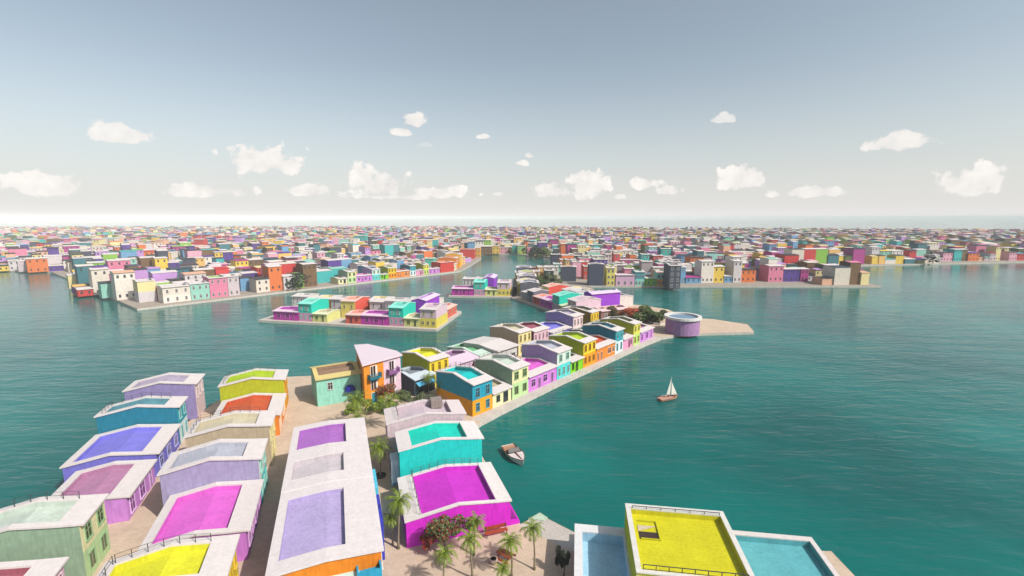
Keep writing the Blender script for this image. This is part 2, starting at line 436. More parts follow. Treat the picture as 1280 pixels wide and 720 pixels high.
def palm_proto(h, lean, seed, nf=23, L=1.65):
    rnd = random.Random(seed)
    Rt = empty('palm_tree')
    m = MB(); pts = []; rd = []
    for i in range(9):
        f = i / 8; pts.append((lean * f * f, 0.12 * math.sin(f * 3), h * f)); rd.append(0.13 * (1 - .45 * f) + (0.06 if i == 0 else 0) + .012 * (i % 2))
    m.tube(pts, rd, 8); m.build('trunk', paint((150, 136, 112), .9, .15, 5, name='palm_bark'), Rt, smooth=True)
    m = MB(); top = Vector(pts[-1])
    for k in range(nf):
        a = k * 2.39996 + rnd.uniform(-.15, .15); up = 1.2 - 1.75 * (k / nf) + rnd.uniform(-.1, .1)
        Lk = L * rnd.uniform(.85, 1.15); dirh = Vector((math.cos(a), math.sin(a), 0)); side = Vector((-math.sin(a), math.cos(a), 0))
        p = top.copy(); ang = up; seg = 10; sp = []
        for s_ in range(seg + 1):
            T = dirh * math.cos(ang) + Vector((0, 0, math.sin(ang))); sp.append((p.copy(), T)); p = p + T * (Lk / seg); ang -= 0.10 + .018 * s_
        for s_ in range(1, seg + 1):
            P0, T = sp[s_]; f = s_ / seg; ll = L * .30 * (math.sin(math.pi * (.18 + .74 * f)) ** .8)
            upn = side.cross(T) * -1
            for sg in (-1, 1):
                tip = P0 + side * sg * ll * .72 + T * ll * .8 - Vector((0, 0, ll * .28)) 
                m.add([P0 - T * .05, P0 + T * .075, tip], [(0, 1, 2)])
        for s_ in range(seg):
            P0 = sp[s_][0]; P1 = sp[s_ + 1][0]; wv = .045 * (1 - s_ / seg) + .012
            m.add([P0 - side * wv, P0 + side * wv, P1 + side * wv * .8, P1 - side * wv * .8], [(0, 1, 2, 3)])
    m.build('crown', PALM_L, Rt)
    m = MB()
    for k in range(7):
        a = k * .9; m.tube([top + Vector((0, 0, -.1)), top + Vector((math.cos(a) * .14, math.sin(a) * .14, -.34))], [.06, .09], 5)
    m.build('fruit_cluster', paint((130, 96, 40), .8, name='palm_fruit'), Rt)
    return Rt


def crown_mesh(m, rnd, c, rad, n, leaf, flat=.8, mi=0):
    lobes = [(Vector((rnd.gauss(0, .42), rnd.gauss(0, .42), rnd.gauss(0, .32) * flat)) * rad, rad * rnd.uniform(.3, .5)) for _ in range(9)]
    for k in range(n):
        lc, lr = lobes[rnd.randrange(len(lobes))]
        v = Vector((rnd.gauss(0, 1), rnd.gauss(0, 1), rnd.gauss(0, 1))).normalized() * lr * (rnd.random() ** .4)
        v.z *= flat; p = c + lc + v
        u = Vector((rnd.gauss(0, 1), rnd.gauss(0, 1), rnd.gauss(0, 1))).normalized(); w_ = u.orthogonal().normalized()
        s = leaf * rnd.uniform(.6, 1.3)
        m.m = mi if not isinstance(mi, tuple) else (mi[1] if rnd.random() < mi[2] else mi[0])
        m.add([p - u * s, p + w_ * s * .55, p + u * s, p - w_ * s * .55], [(0, 1, 2, 3)])
    m.m = 0


def tree(name, loc, h, rad, mats, seed, n=900, leaf=.16, flower=0.0, flat=.85, label=None, cat='tree', group=None, trunk=True, cz=None):
    rnd = random.Random(seed); T = empty(name, loc)
    if trunk:
        m = MB(); m.tube([(0, 0, -.05), (.05, .03, h * .3), (.0, .1, h * .55)], [.16 * rad / 1.6 + .04, .12 * rad / 1.6 + .03, .06], 7)
        for k in range(4):
            a = k * 1.6 + rnd.random(); m.tube([(0, .05, h * .4), (math.cos(a) * rad * .5, math.sin(a) * rad * .5, h * .72)], [.07, .03], 5)
        m.build('trunk', BARK, T)
    m = MB(); crown_mesh(m, rnd, Vector((0, 0, cz if cz else h * .7)), rad, n, leaf, flat, (0, 1, flower) if flower else 0)
    m.build('crown', mats, T)
    if label: tag(T, label, cat, group)
    return T
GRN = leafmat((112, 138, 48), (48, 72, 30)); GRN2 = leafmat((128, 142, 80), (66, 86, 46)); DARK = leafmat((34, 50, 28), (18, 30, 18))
REDF = leafmat((200, 30, 30), (150, 20, 40)); ORG = leafmat((226, 104, 44), (170, 76, 40)); BRN = leafmat((120, 96, 62), (84, 84, 48))

# ------------------------------------------------------------------ the row of houses along the near quay
O_A = Vector((0, 85.9, 0.8))
Y_, GR = (240, 162, 8), (150, 176, 150)
TWO = dict(h=6.0, r=.9, d=10)
def AW(w, n, kind='win', ww=.7): return W2(w, n, 3.9, ww, 1.45, kind)
ROW = [  # s along the quay, spec, label
    ('a1', -5.46, dict(w=5.2, d=8.5, h=2.75, r=.7, lower=(236, 230, 178), deck=(196, 180, 150), wins=[(3.6, .25, 1.1, 2.0, 'door'), (1.5, 1.0, .8, 1.1, 'win')], frame=(70, 80, 70)),
     'small cream house with a tan roof terrace beside the blue and yellow quay house'),
    ('a2', 0.0, dict(w=5.0, **TWO, lower=GR, facade=((192, 222, 160), (238, 230, 176)), deck=(200, 212, 200), wins=W2(5, 2, .8, 1.0, 1.6, 'door') + AW(5, 2, 'win', 1.1), frame=(150, 190, 140), pane=(84, 84, 50), rail=True),
     'sage green two storey house with cream upper front, left of the long violet pink house'),
    ('a3', 5.0, dict(w=9.7, d=9, h=3.2, r=.7, lower=(214, 128, 220), deck=(226, 104, 210), wins=[(1.6, .9, 1.3, 1.5, 'win'), (3.6, .15, .7, 2.1, 'door'), (5.6, .9, 1.3, 1.5, 'win'), (8.1, .15, .7, 2.1, 'door')], frame=(240, 190, 240), pane=(92, 30, 100)),
     'long violet pink one storey house with a bright pink roof terrace on the near quay'),
    ('a4', 14.8, dict(w=5.2, **TWO, lower=(168, 158, 196), facade=((84, 212, 212), (222, 232, 222)), deck=(182, 184, 198), wins=W2(5.2, 3, .7, .6, 1.7) + AW(5.2, 2, 'win', 1.0), frame=(170, 226, 214), pane=(96, 104, 90)),
     'lilac two storey house with a turquoise ground floor front on the near quay'),
    ('a5', 20.1, dict(w=5.1, d=8, h=2.7, r=.6, lower=(132, 208, 18), deck=(118, 160, 60), wins=[(1.0, .8, .7, 1.4, 'win'), (2.6, .1, .8, 2.1, 'door')], frame=(80, 130, 20), pane=(50, 70, 20)),
     'small lime green house on the near quay between the lilac and olive yellow houses'),
    ('a6', 25.3, dict(w=5.5, **TWO, lower=(182, 186, 14), facade=((244, 160, 22), (240, 212, 40)), deck=(176, 200, 40), wins=W2(5.5, 3, 1.0, .8, 1.4) + AW(5.5, 3, 'win', .8), frame=(214, 150, 30), pane=(110, 76, 10), rail=True),
     'olive yellow two storey house with an orange ground floor front on the near quay'),
    ('a7', 30.9, dict(w=9.5, d=9.5, h=3.4, r=.8, lower=(240, 138, 42), deck=(206, 90, 50), wins=[(1.1, .3, .6, 1.9, 'door'), (2.8, .3, .7, 1.9, 'door'), (6.6, 1.0, 1.5, 1.4, 'win'), (8.6, 1.0, .9, 1.4, 'win')], frame=(250, 220, 190), pane=(110, 50, 40)),
     'long orange one storey house with a rust red roof terrace on the near quay'),
    ('a8', 40.5, dict(w=4.2, **TWO, lower=(8, 124, 152), facade=((226, 236, 238), (30, 164, 180)), deck=(96, 150, 164), wins=W2(4.2, 2, .6, .7, 2.0, 'door') + AW(4.2, 2, 'win', .8), frame=(160, 214, 214), pane=(16, 90, 110), rail=True),
     'teal blue two storey house with a white ground floor front on the near quay'),
    ('a9', 44.8, dict(w=5.7, d=8, h=2.9, r=.6, lower=(232, 158, 196), deck=(160, 140, 136), wins=[(3.4, .2, .8, 2.0, 'door'), (4.6, .9, .7, 1.3, 'win')], frame=(200, 150, 180), pane=(120, 60, 80)),
     'small pink house on the near quay right of the teal blue house'),
    ('a10', 50.6, dict(w=4.0, **TWO, lower=(190, 188, 26), facade=((186, 222, 120), (240, 224, 84)), deck=(150, 150, 116), wins=W2(4.0, 2, .7, .9, 1.7) + AW(4.0, 2, 'win', .9), frame=(226, 226, 130), pane=(100, 96, 20)),
     'yellow house with a pale green ground floor near the end of the quay row'),
    ('a11', 54.7, dict(w=8.7, d=8, h=2.9, r=.6, lower=(212, 140, 222), deck=(186, 130, 168), wins=[(1.3, .5, 1.2, 1.8, 'win'), (4.4, .5, 1.5, 1.8, 'win'), (7.2, .2, .7, 2.1, 'door')], frame=(236, 196, 240), pane=(130, 40, 140)),
     'violet one storey house at the far end of the near quay row'),
]
proto = {}
GA = 'houses in the row along the near quay'
for key, s_, sp, lab in ROW:
    p = O_A + e49 * s_
    H = house(p, A49, **sp); proto[key] = H; tag(H, lab, 'house', GA)
H = house((-7.0, 78.2, .8), R(46.5), 4.9, 10.4, 5.85, .9, Y_, (14, 156, 184), 2.9, (10, 196, 196), W2(4.9, 2, .7, .8, 1.5) + W2(4.9, 2, 3.3, .95, 1.75), (90, 190, 200), (60, 70, 90), rail=True)
tag(H, 'blue over yellow house with turquoise roof terrace at the near end of the quay', 'house', GA); proto['a0'] = H

# second row of houses behind it
GB = 'houses in the second row behind the quay'
def B(x, y, lab, rz=A49, **k):
    H = house((x, y, .8), rz, **k); tag(H, lab, 'house', GB); return H
proto['b1'] = B(-17.0, 91.9, 'yellow green house with yellow roof terrace behind the blue and yellow house', w=5.2, d=9.4, h=5.8, r=.8, lower=(172, 180, 10), facade=((240, 212, 44), None), deck=(226, 222, 40), wins=W2(5.2, 3, 3.5, .6, 1.7) + W2(5.2, 3, .8, .6, 1.5), frame=(240, 200, 60), pane=(100, 80, 20), rail=True)
proto['b2'] = B(-13.4, 96.2, 'pale pink low house with a mauve roof terrace right of the yellow green house', w=8.6, d=9, h=3.3, r=.8, lower=(222, 190, 214), deck=(164, 124, 160), b1=3.4, wins=W2(8.6, 3, .9, .9, 1.3), frame=(190, 60, 110), pane=(80, 40, 60), trim=(230, 204, 222))
B(-7.6, 103.0, 'mint one storey house with a green roof terrace beside the large plain white roof', w=5.0, d=11, h=3.5, r=.9, lower=(180, 210, 188), deck=(110, 180, 126), trim=(206, 226, 212), b1=2.6, wins=W2(5, 2, .9, .9, 1.3))
B(-3.9, 97.3, 'small pale grey house with a gabled roof tucked behind the sage green house', w=6.2, d=6.5, h=2.7, r=.8, lower=(196, 192, 194), deck=(186, 184, 188), trim=(214, 212, 214), wins=W2(6.2, 2, .9, .8, 1.2))
B(-3.4, 104.6, 'house under the largest plain white roof, in the middle of the second row', w=7.0, d=11.5, h=4.2, r=.55, lower=(224, 220, 216), hole=False, of=.6, os_=.4, wins=[(5.6, .9, 1.2, 1.8, 'win'), (2.6, .2, 1.0, 2.1, 'door')], pane=(70, 60, 60))
proto['b5'] = B(1.6, 114.8, 'beige two storey house with cream yellow front behind the plain white roof', w=5.2, d=10, h=5.9, r=.8, lower=(196, 176, 148), facade=((240, 226, 166), None), deck=(206, 196, 170), wins=W2(5.2, 3, 3.5, .7, 1.7) + W2(5.2, 2, .8, .8, 1.5), frame=(236, 220, 160), pane=(110, 96, 40), rail=True)
proto['b6'] = B(5.8, 120.4, 'maroon walled house with a row of pale pink windows in the second row', w=6.6, d=9.5, h=4.8, r=.9, lower=(150, 84, 104), facade=((226, 188, 204), None), deck=(162, 88, 104), wins=W2(6.6, 4, 2.3, .6, 1.7), frame=(240, 210, 220), pane=(90, 60, 76))
proto['b8'] = B(11.0, 125.0, 'blue violet one storey house with a periwinkle roof terrace in the second row', w=9.4, d=10, h=3.3, r=.8, lower=(124, 118, 214), deck=(130, 126, 222), wins=W2(9.4, 3, .9, 1.2, 1.5), frame=(190, 190, 240), pane=(50, 46, 120))
proto['b9'] = B(17.8, 132.2, 'lilac house with pale pink front in the second row behind the teal house', w=5.2, d=10, h=6.3, r=.9, lower=(152, 138, 190), facade=((234, 206, 206), None), deck=(180, 170, 190), wins=W2(5.2, 3, 3.7, .7, 1.7), frame=(240, 220, 220), pane=(110, 90, 100))
B(14.6, 122.3, 'low pale house roof wedged between the periwinkle roof and the teal blue house', w=4.6, d=4, h=2.6, r=.4, lower=(220, 214, 220), deck=(200, 196, 206), wins=W2(4.6, 1, .8, .9, 1.3))
proto['b10'] = B(24.6, 142.0, 'narrow mustard olive two storey house with a yellow front below the mauve walled house', w=4.8, d=11, h=5.5, r=.8, lower=(150, 126, 30), facade=((232, 194, 46), None), deck=(140, 128, 110), wins=W2(4.8, 3, 3.3, .6, 1.5), frame=(236, 206, 80), pane=(110, 84, 10))
B(29.0, 133.8, 'grey olive flat roofed house behind the yellow house near the end of the quay', w=5.6, d=7, h=3.1, r=.6, lower=(140, 138, 110), deck=(128, 128, 112), trim=(196, 194, 180), wins=W2(5.6, 2, .9, .9, 1.3))
B(21.5, 127.0, 'low dusty green roofed house behind the teal blue house', w=5.2, d=6, h=2.8, r=.5, lower=(160, 168, 150), deck=(132, 140, 130), wins=W2(5.2, 2, .9, .9, 1.2))

# ------------------------------------------------------------------ corner-block cluster, built once and copied to the other islets
CL = {}
def cl(key, x, y, rz=0, **k):
    H = house((x, y, 0), R(rz), **k); CL[key] = (H, x, y, R(rz)); return H
cl('coral_low', -5.6, 0, w=5.55, d=8, h=2.9, r=.6, lower=(222, 96, 80), deck=(232, 150, 130), trim=(238, 200, 190), wins=[(2.0, .2, .8, 2.0, 'door'), (4.0, .9, .8, 1.2, 'win')], frame=(200, 80, 90), pane=(90, 30, 40))
cl('magenta', 0, 0, w=9.8, d=8.5, h=3.0, r=.7, lower=(196, 42, 168), deck=(176, 70, 170), trim=(240, 204, 226), wins=[(2.2, .8, 1.2, 1.6, 'win'), (4.1, .5, .6, 1.9, 'door'), (5.6, .8, 1.2, 1.6, 'win'), (7.7, .3, .6, 2.1, 'door')], frame=(226, 120, 206), pane=(92, 14, 86))
cl('turquoise', 10.1, 0, w=5.0, d=10, h=6.0, r=.9, lower=(216, 150, 184), upper=(20, 206, 184), split=2.9, deck=(120, 204, 190), trim=(150, 236, 220), wins=W2(5, 3, .7, .5, 1.6, 'door') + [(1.2, 3.9, .6, 1.3, 'win'), (3.1, 3.8, 1.0, 1.5, 'win')], frame=(190, 220, 214), pane=(120, 150, 150))
cl('cream', 15.3, 0, w=5.5, d=8, h=2.7, r=.5, lower=(222, 220, 140), deck=(200, 190, 160), trim=(236, 232, 196), wins=[(3.9, .2, .7, 2.0, 'door'), (1.6, .9, .9, 1.2, 'win')], frame=(190, 196, 130), pane=(60, 70, 40))
cl('pink_yellow', 20.9, 0, w=5.5, d=10.5, h=5.9, r=.9, lower=(232, 212, 92), upper=(226, 196, 210), split=3.1, deck=(206, 180, 196), wins=W2(5.5, 3, 1.0, .8, 1.1) + W2(5.5, 2, 3.9, .55, 1.4), frame=(240, 230, 170), pane=(70, 74, 40))
cl('coral_shop', 24.9, 14.5, 90, w=10, d=7, h=3.0, r=.6, lower=(226, 92, 70), deck=(226, 150, 130), trim=(240, 200, 186), wins=W2(10, 3, .8, 1.0, 1.4), frame=(240, 190, 170), pane=(110, 50, 40))
cl('purple', 17.6, 12.6, 90, w=13.5, d=5, h=6.2, r=.8, lower=(152, 58, 206), deck=(190, 150, 210), trim=(226, 204, 232), hole=True, wins=(), frame=(200, 160, 220))
cl('white_a', -3.6, 12.5, w=6.0, d=7, h=5.2, r=.6, lower=(222, 216, 218), deck=(200, 196, 198), wins=W2(6, 2, 3.2, .55, 1.5) + W2(6, 2, .8, .6, 1.4), pane=(60, 56, 66))
cl('white_b', 3.0, 11.6, w=6.6, d=7, h=5.9, r=.6, lower=(226, 224, 220), deck=(206, 204, 204), wins=W2(6.6, 4, 3.5, .5, 1.5) + W2(6.6, 2, .8, .6, 1.4), pane=(60, 60, 66))
cl('white_c', 8.4, 19, w=6.0, d=7, h=5.0, r=.7, lower=(214, 222, 214), deck=(196, 206, 198), wins=W2(6, 2, 3.0, .6, 1.4), pane=(80, 84, 84))
cl('coral_tall', -12.2, 8, w=5.6, d=10, h=5.9, r=.8, lower=(224, 86, 70), facade=((236, 214, 110), None), deck=(226, 160, 140), trim=(240, 206, 196), wins=W2(5.6, 2, 3.4, .7, 1.3), frame=(240, 224, 160), pane=(90, 70, 40))
cl('yellow_back', -6.0, 16.5, w=6.0, d=8, h=5.0, r=.7, lower=(232, 206, 104), deck=(226, 214, 150), wins=W2(6, 2, 2.8, .7, 1.3), pane=(100, 84, 40))
cl('pale_back', 7.6, 25.5, w=9.0, d=8, h=3.8, r=.7, lower=(226, 214, 210), deck=(214, 206, 204), wins=W2(9, 3, .8, .8, 1.3), pane=(90, 84, 80))
CN = dict(coral_low='small coral house joined to the magenta house', magenta='long magenta one storey house', turquoise='turquoise over pink two storey house',
          cream='small cream house next to the turquoise one', pink_yellow='pink over yellow two storey corner house', coral_shop='low coral red house behind the corner house',
          purple='long windowless purple house', white_a='white two storey house with two upper windows', white_b='white two storey house with four upper windows', white_c='greenish white back house',
          coral_tall='tall coral house with a yellow front', yellow_back='pale yellow back house', pale_back='low pale pink back house')


def cluster(o, rz, where, grp, skip=(), first=False):
    M = Matrix.Translation(o) @ Matrix.Rotation(rz, 4, 'Z')
    for k, (src, x, y, r) in CL.items():
        if k in skip: continue
        p = M @ Vector((x, y, 0)); lab = CN[k] + ' ' + where
        if first: src.location = p; src.rotation_euler = (0, 0, rz + r); tag(src, lab, 'house', grp)
        else: copy_tree(src, p, rz + r, lab, 'house', grp)


def islet(name, o, rz, pts, z=.8):
    M = Matrix.Translation(o) @ Matrix.Rotation(rz, 4, 'Z')
    return land(name, [tuple((M @ Vector((a, b, 0)))[:2]) for a, b in pts], quaym, z)
oL1 = Vector((-50, 150.2, .8)); rL1 = R(-12)
islet('islet_ground', oL1, rL1, [(-38, -1.6), (27.2, -1.7), (26.0, 27), (12, 36), (-40, 30)])
cluster(oL1, rL1, 'on the left islet across the canal', 'houses on the left islet', first=True)
M1 = Matrix.Translation(oL1) @ Matrix.Rotation(rL1, 4, 'Z')
for k, x, y, r, lab in (('cream', -18, 0, 0, 'cream house left of the tall coral house'), ('turquoise', -23.2, 0, 0, 'turquoise house near the left end'), ('magenta', -33.2, 0, 0, 'long magenta house at the left end'), ('white_a', -20, 14, 0, 'white house behind the cream house'),
                        ('yellow_back', -27, 15, 0, 'pale yellow house behind the turquoise house'), ('white_b', -35.5, 13, 0, 'white back house at the left end')):
    copy_tree(CL[k][0], M1 @ Vector((x, y, 0)), rL1 + R(r), lab + ' of the left islet', 'house', 'houses on the left islet')
oL2 = Vector((-27.3, 207.6, .8)); rL2 = R(-4.8)
islet('small_islet_ground', oL2, rL2, [(-1.2, -1.6), (29, -1.6), (29, 27), (6, 30), (-1.2, 18)])
cluster(oL2, rL2, 'on the small islet in mid canal', 'houses on the small mid canal islet', skip=('coral_low', 'coral_tall', 'yellow_back', 'white_a', 'pale_back', 'coral_shop'))
oL3 = Vector((11.1, 183.3, .8)); rL3 = R(-64.6)
cluster(oL3, rL3, 'on the canal corner behind the quay', 'houses on the canal corner', skip=('coral_shop',))
B(30.5, 155.5, 'low brown walled house with a pink roof below the purple house', rz=R(24), w=12, d=7, h=3.2, r=.6, lower=(140, 104, 96), deck=(226, 180, 180), trim=(236, 206, 208), wins=W2(12, 3, .9, .9, 1.3))

M3 = Matrix.Translation(oL3) @ Matrix.Rotation(rL3, 4, 'Z')
for x, w, h, c, lab in ((-11.4, 5.7, 4.6, (110, 106, 124), 'mauve grey house'), (-16.6, 5.1, 3.2, (168, 160, 170), 'low pale grey house')):
    H = house(M3 @ Vector((x, .3, 0)), rL3, w, 7, h, .6, c, deck=(206, 200, 204), wins=W2(w, 2, .8, .8, 1.4), b1=1.3)
    tag(H, lab + ' at the water edge left of the canal corner', 'house', 'houses on the canal corner')
# rows cloned further away: the far left quay row repeats the near one
GC = 'houses in the far left quay row'
def rowcopy(ofs, where, grp, keys, rot=0.0):
    for key, s_, sp, lab in ROW:
        if key in keys:
            p = O_A + e49 * s_ + ofs
            copy_tree(proto[key], p, A49, NAMES[key] + ' ' + where, 'house', grp)
NAMES = dict(a1='small cream one storey house', a2='sage green house with a cream upper front', a3='violet pink one storey house', a4='lilac house with a turquoise ground floor', a5='small lime green house',
             a6='olive yellow house with an orange ground floor', a7='long orange one storey house', a8='teal blue house with a white ground floor', a9='small pink one storey house', a10='yellow house with a pale green ground floor', a11='violet one storey house')
rowcopy(Cofs, 'in the far left quay row', GC, set(NAMES))
def far(x, y, rz, lab, cat='house', grp='houses around the far canals', **k):
    H = house((x, y, .8), R(rz), **k)
    return tag(H, lab, cat, grp)
EXP = []      # footprints of the houses placed by hand in the far districts
def hp(x0, x1, yb, yt, col, lab, d=8.5, up=None, deck=None, n=2, facade=None, r=.6, **k):
    a = at(x0, yb); b = at(x1, yb); w = (b - a).length; rz = math.degrees(math.atan2(b.y - a.y, b.x - a.x))
    dist = a.length; D = px_dir((x0 + x1) / 2, yt); zt = HC + D.z * (math.hypot(a.x, a.y) / math.hypot(D.x, D.y))
    h = max(2.4, zt - .8 - .15); EXP.append((a.x + w / 2, a.y + d / 2, max(w, d) / 2))
    wins = []
    if n:
        st = max(1, int(h // 2.8))
        for q in range(st): wins += W2(w, n, .8 + q * (h / st), min(.9, w / n * .45), min(1.4, h / st - 1.2))
    return far(a.x, a.y, rz, lab, w=w, d=d, h=h, r=r, lower=col, upper=up, split=h * .5, deck=deck or col, wins=wins, facade=facade, b1=min(1.5, d * .2), **k)

# red block at the end of the far left row and its repeat beyond
pe = O_A + e49 * 64.0 + Cofs
far(pe.x, pe.y, 48.8, 'big plain red house at the end of the far left quay row', w=11.5, d=9, h=6.2, r=.3, lower=(206, 58, 52), deck=(226, 120, 100), trim=(240, 190, 176))
far(-38.3, 302.6, 84, 'small cream house on the quay corner to the right of the big red house', w=9, d=6, h=4.0, r=.5, lower=(240, 226, 180), deck=(226, 210, 170), wins=W2(9, 3, 1.2, 1.0, 1.5), pane=(120, 90, 50))
far(-38.0, 312.5, 85, 'orange two storey house on the far quay behind the small cream house', w=10, d=12, h=7.4, r=.7, lower=(232, 132, 30), deck=(236, 140, 60), wins=W2(10, 3, 4.2, .9, 1.5))
far(-36.6, 323.0, 85, 'yellow orange tall house on the far quay behind the orange house', w=8, d=10, h=9.2, r=.7, lower=(240, 176, 44), deck=(230, 200, 120), wins=W2(8, 3, 5.2, .9, 1.5))
EXP += [(-42, 300, 8), (-44, 318, 10), (-42, 328, 9), (-50, 300, 8)]
hp(575, 593, 323.5, 311.5, (208, 62, 54), 'second plain red house, farther up the left bank of the wide canal', d=10, n=0, trim=(238, 186, 170))
hp(593.5, 600.5, 321.5, 310, (236, 170, 60), 'orange yellow house against the right side of the second red house', n=2)
hp(600.5, 615, 318.5, 308, (120, 84, 50), 'brown house with a cream roof on the far shore of the wide canal', n=3, deck=(230, 210, 150))
hp(615.3, 624, 317.5, 307, (238, 196, 70), 'yellow house on the far shore between the brown and the pink house', n=2)
hp(624.5, 635, 317, 309, (226, 160, 176), 'pink house on the far shore of the wide canal', n=2)
hp(640.5, 647, 317.5, 306.5, (40, 176, 160), 'turquoise green house on the far shore left of the lime and orange house', n=1)
hp(647.3, 657, 318, 307, (170, 190, 60), 'lime and orange house on the far shore of the wide canal', n=2, up=(150, 200, 130))
hp(660, 668, 317.5, 304, (104, 110, 118), 'grey house on the far shore behind dark shrubs', n=1)
hp(670, 686, 316, 307, (214, 206, 180), 'wide cream house behind shrubs on the right bank of the wide canal', n=2)
# left district behind the far row
hp(440, 447, 333, 320, (226, 206, 84), 'tall yellow house behind the far left row, at the left edge', n=1)
hp(451, 469, 332, 319, (222, 160, 196), 'wide pink house behind the far left quay row', n=3)
hp(469.5, 482, 329, 318, (232, 172, 60), 'golden yellow house behind the far left quay row', n=2)
hp(485, 491.5, 320, 312, (90, 70, 190), 'small violet blue house beside the coral red house, far left district', n=1)
hp(491.8, 501, 320, 308, (232, 84, 50), 'coral red house in the middle of the left district', n=1)
hp(505, 517, 323, 314, (122, 116, 40), 'olive house with a pink roof edge, left district', n=2, trim=(230, 190, 170))
hp(518, 528, 325, 313, (112, 44, 98), 'dark purple block in the left district', n=0)
hp(514, 526.5, 314, 304.5, (196, 140, 214), 'lilac house behind the dark purple block', n=2)
hp(531, 542.5, 333, 323, (90, 200, 176), 'turquoise green house just behind the violet house of the far left row', n=2)
hp(461, 474, 302, 291.5, (228, 84, 44), 'orange red house on the skyline at the left', n=0)
hp(443, 457.5, 309, 294.5, (50, 170, 160), 'teal house near the skyline at the left', n=2)
hp(528, 537, 313, 302, (236, 196, 90), 'yellow house near the middle of the left district', n=1)
hp(545, 553, 312, 303, (232, 120, 120), 'salmon house in the middle distance of the left district', n=1)
hp(560, 577, 308, 302, (60, 160, 170), 'low teal house in front of the far shore, left bank', n=2)

# right bank district
g_slate = (66, 74, 96)
H = house((at(754, 357).x, at(754, 357).y, .8), R(88), 5.6, 7.6, 11.0, .4, g_slate, deck=(150, 150, 160), facade=((232, 226, 206), None), wins=W2(5.6, 1, 1, .8, 1.6) + W2(5.6, 1, 4.6, .8, 1.6) + W2(5.6, 1, 8.2, .8, 1.6), b1=1.2)
tag(H, 'tall slate blue block with a cream front on the right lagoon shore', 'house', 'houses on the right bank'); EXP.append((43, 240, 5))
H = house((at(720, 352).x, at(720, 352).y, .8), R(86), 6, 8.4, 8.0, .3, (72, 78, 98), deck=(230, 180, 140), facade=((230, 214, 180), None), wins=W2(6, 1, 1.2, .8, 1.6) + W2(6, 1, 5, .8, 1.6))
tag(H, 'wide slate grey block with a pale orange roof beyond the canal corner', 'house', 'houses on the right bank'); EXP.append((36, 262, 6))
GR_ = 'houses on the right bank'
hp(758, 768, 357, 335, (232, 214, 96), 'tall yellow house beside the slate blue block', n=2, grp=GR_)
hp(769.5, 793, 357, 344, (222, 176, 206), 'mauve pink one storey house on the right lagoon shore', n=3, grp=GR_, d=7)
hp(793.8, 805.3, 357, 340, (150, 220, 206), 'teal two storey house on the right lagoon shore', up=(34, 160, 178), n=3, grp=GR_, d=9)
hp(806.8, 820.5, 357, 348, (120, 196, 20), 'lime green one storey house on the right lagoon shore', n=2, grp=GR_, d=6)
hp(820.9, 834.5, 357, 341.5, (240, 150, 44), 'mint over orange two storey house on the right lagoon shore', up=(150, 214, 196), n=3, grp=GR_, d=6)
hp(835.8, 850, 361, 332, (76, 80, 96), 'tall dark slate house at the right edge of the lagoon shore', n=2, grp=GR_, d=9)
hp(780.5, 792, 348, 336, (222, 130, 160), 'pink two storey house behind the mauve lagoon house', n=2, grp=GR_, d=6)
hp(767, 780, 346, 331.5, (150, 134, 150), 'mauve grey block behind the mauve lagoon house', n=0, grp=GR_, d=6)
hp(801.5, 815, 346.5, 327, (170, 160, 164), 'grey block rising behind the teal lagoon house', n=0, grp=GR_, d=6)
hp(816, 835, 347, 334.5, (226, 218, 206), 'white framed house behind the mint and orange house', n=3, grp=GR_, d=6)
hp(774.5, 801, 336, 325, (206, 46, 150), 'long magenta house in the right district', n=5, grp=GR_)
hp(767.5, 774.3, 336, 317.5, (226, 72, 80), 'red house attached to the left of the long magenta house', n=1, grp=GR_)
hp(801.3, 811, 336, 318, (60, 190, 186), 'turquoise house attached to the right of the long magenta house', n=2, grp=GR_)
hp(811.3, 821, 328, 314, (158, 70, 180), 'purple house with a lilac roof in the right district', n=2, grp=GR_, deck=(214, 180, 230), trim=(220, 190, 234))
hp(740, 756.5, 333, 320, (196, 214, 170), 'pastel green and white house in the right district', n=4, up=(214, 206, 214), grp=GR_)
hp(757, 767, 333, 318, (226, 204, 206), 'pale pink house left of the red house in the right district', n=3, grp=GR_)
hp(689, 700, 330, 318, (64, 66, 92), 'dark navy block on the right bank of the wide canal', n=0, grp=GR_)
hp(714, 728, 330, 319.5, (40, 84, 76), 'dark green house in the right district', n=0, grp=GR_)
hp(728.5, 736.5, 334, 319.5, (236, 212, 160), 'cream house next to the dark green house', n=2, grp=GR_)
hp(729.5, 735.5, 349, 333, (216, 70, 44), 'narrow orange red house between the two slate blocks', n=2, grp=GR_)
hp(692, 702, 344, 330, (110, 206, 186), 'mint turquoise house behind the dark green shrubs', n=2, grp=GR_)
hp(681, 692, 352, 338, (44, 78, 70), 'dark green house on the right bank beside the shrubs', n=1, grp=GR_)
hp(644, 660, 353, 340.5, (236, 214, 110), 'wide yellow house on the canal bank right of the small islet', n=2, grp=GR_, d=9)
hp(660.5, 675, 352, 339, (228, 178, 150), 'peach house on the canal bank beside the wide yellow house', n=2, grp=GR_, d=8)
hp(657, 678, 343, 335, (70, 62, 80), 'dark roofed pale house behind the yellow and peach houses', n=0, grp=GR_, trim=(90, 80, 92), deck=(226, 200, 190))
hp(765, 776, 317, 305.5, (110, 206, 180), 'mint green house in the far right district', n=2, grp=GR_)
hp(758.5, 764.8, 317, 304, (34, 96, 104), 'dark teal block in the far right district', n=0, grp=GR_)
hp(777, 800, 318, 306, (232, 150, 110), 'long salmon orange house in the far right district', n=4, grp=GR_)
hp(739, 757, 317, 306, (160, 200, 96), 'lime and turquoise house in the far right district', n=3, up=(70, 180, 160), grp=GR_)
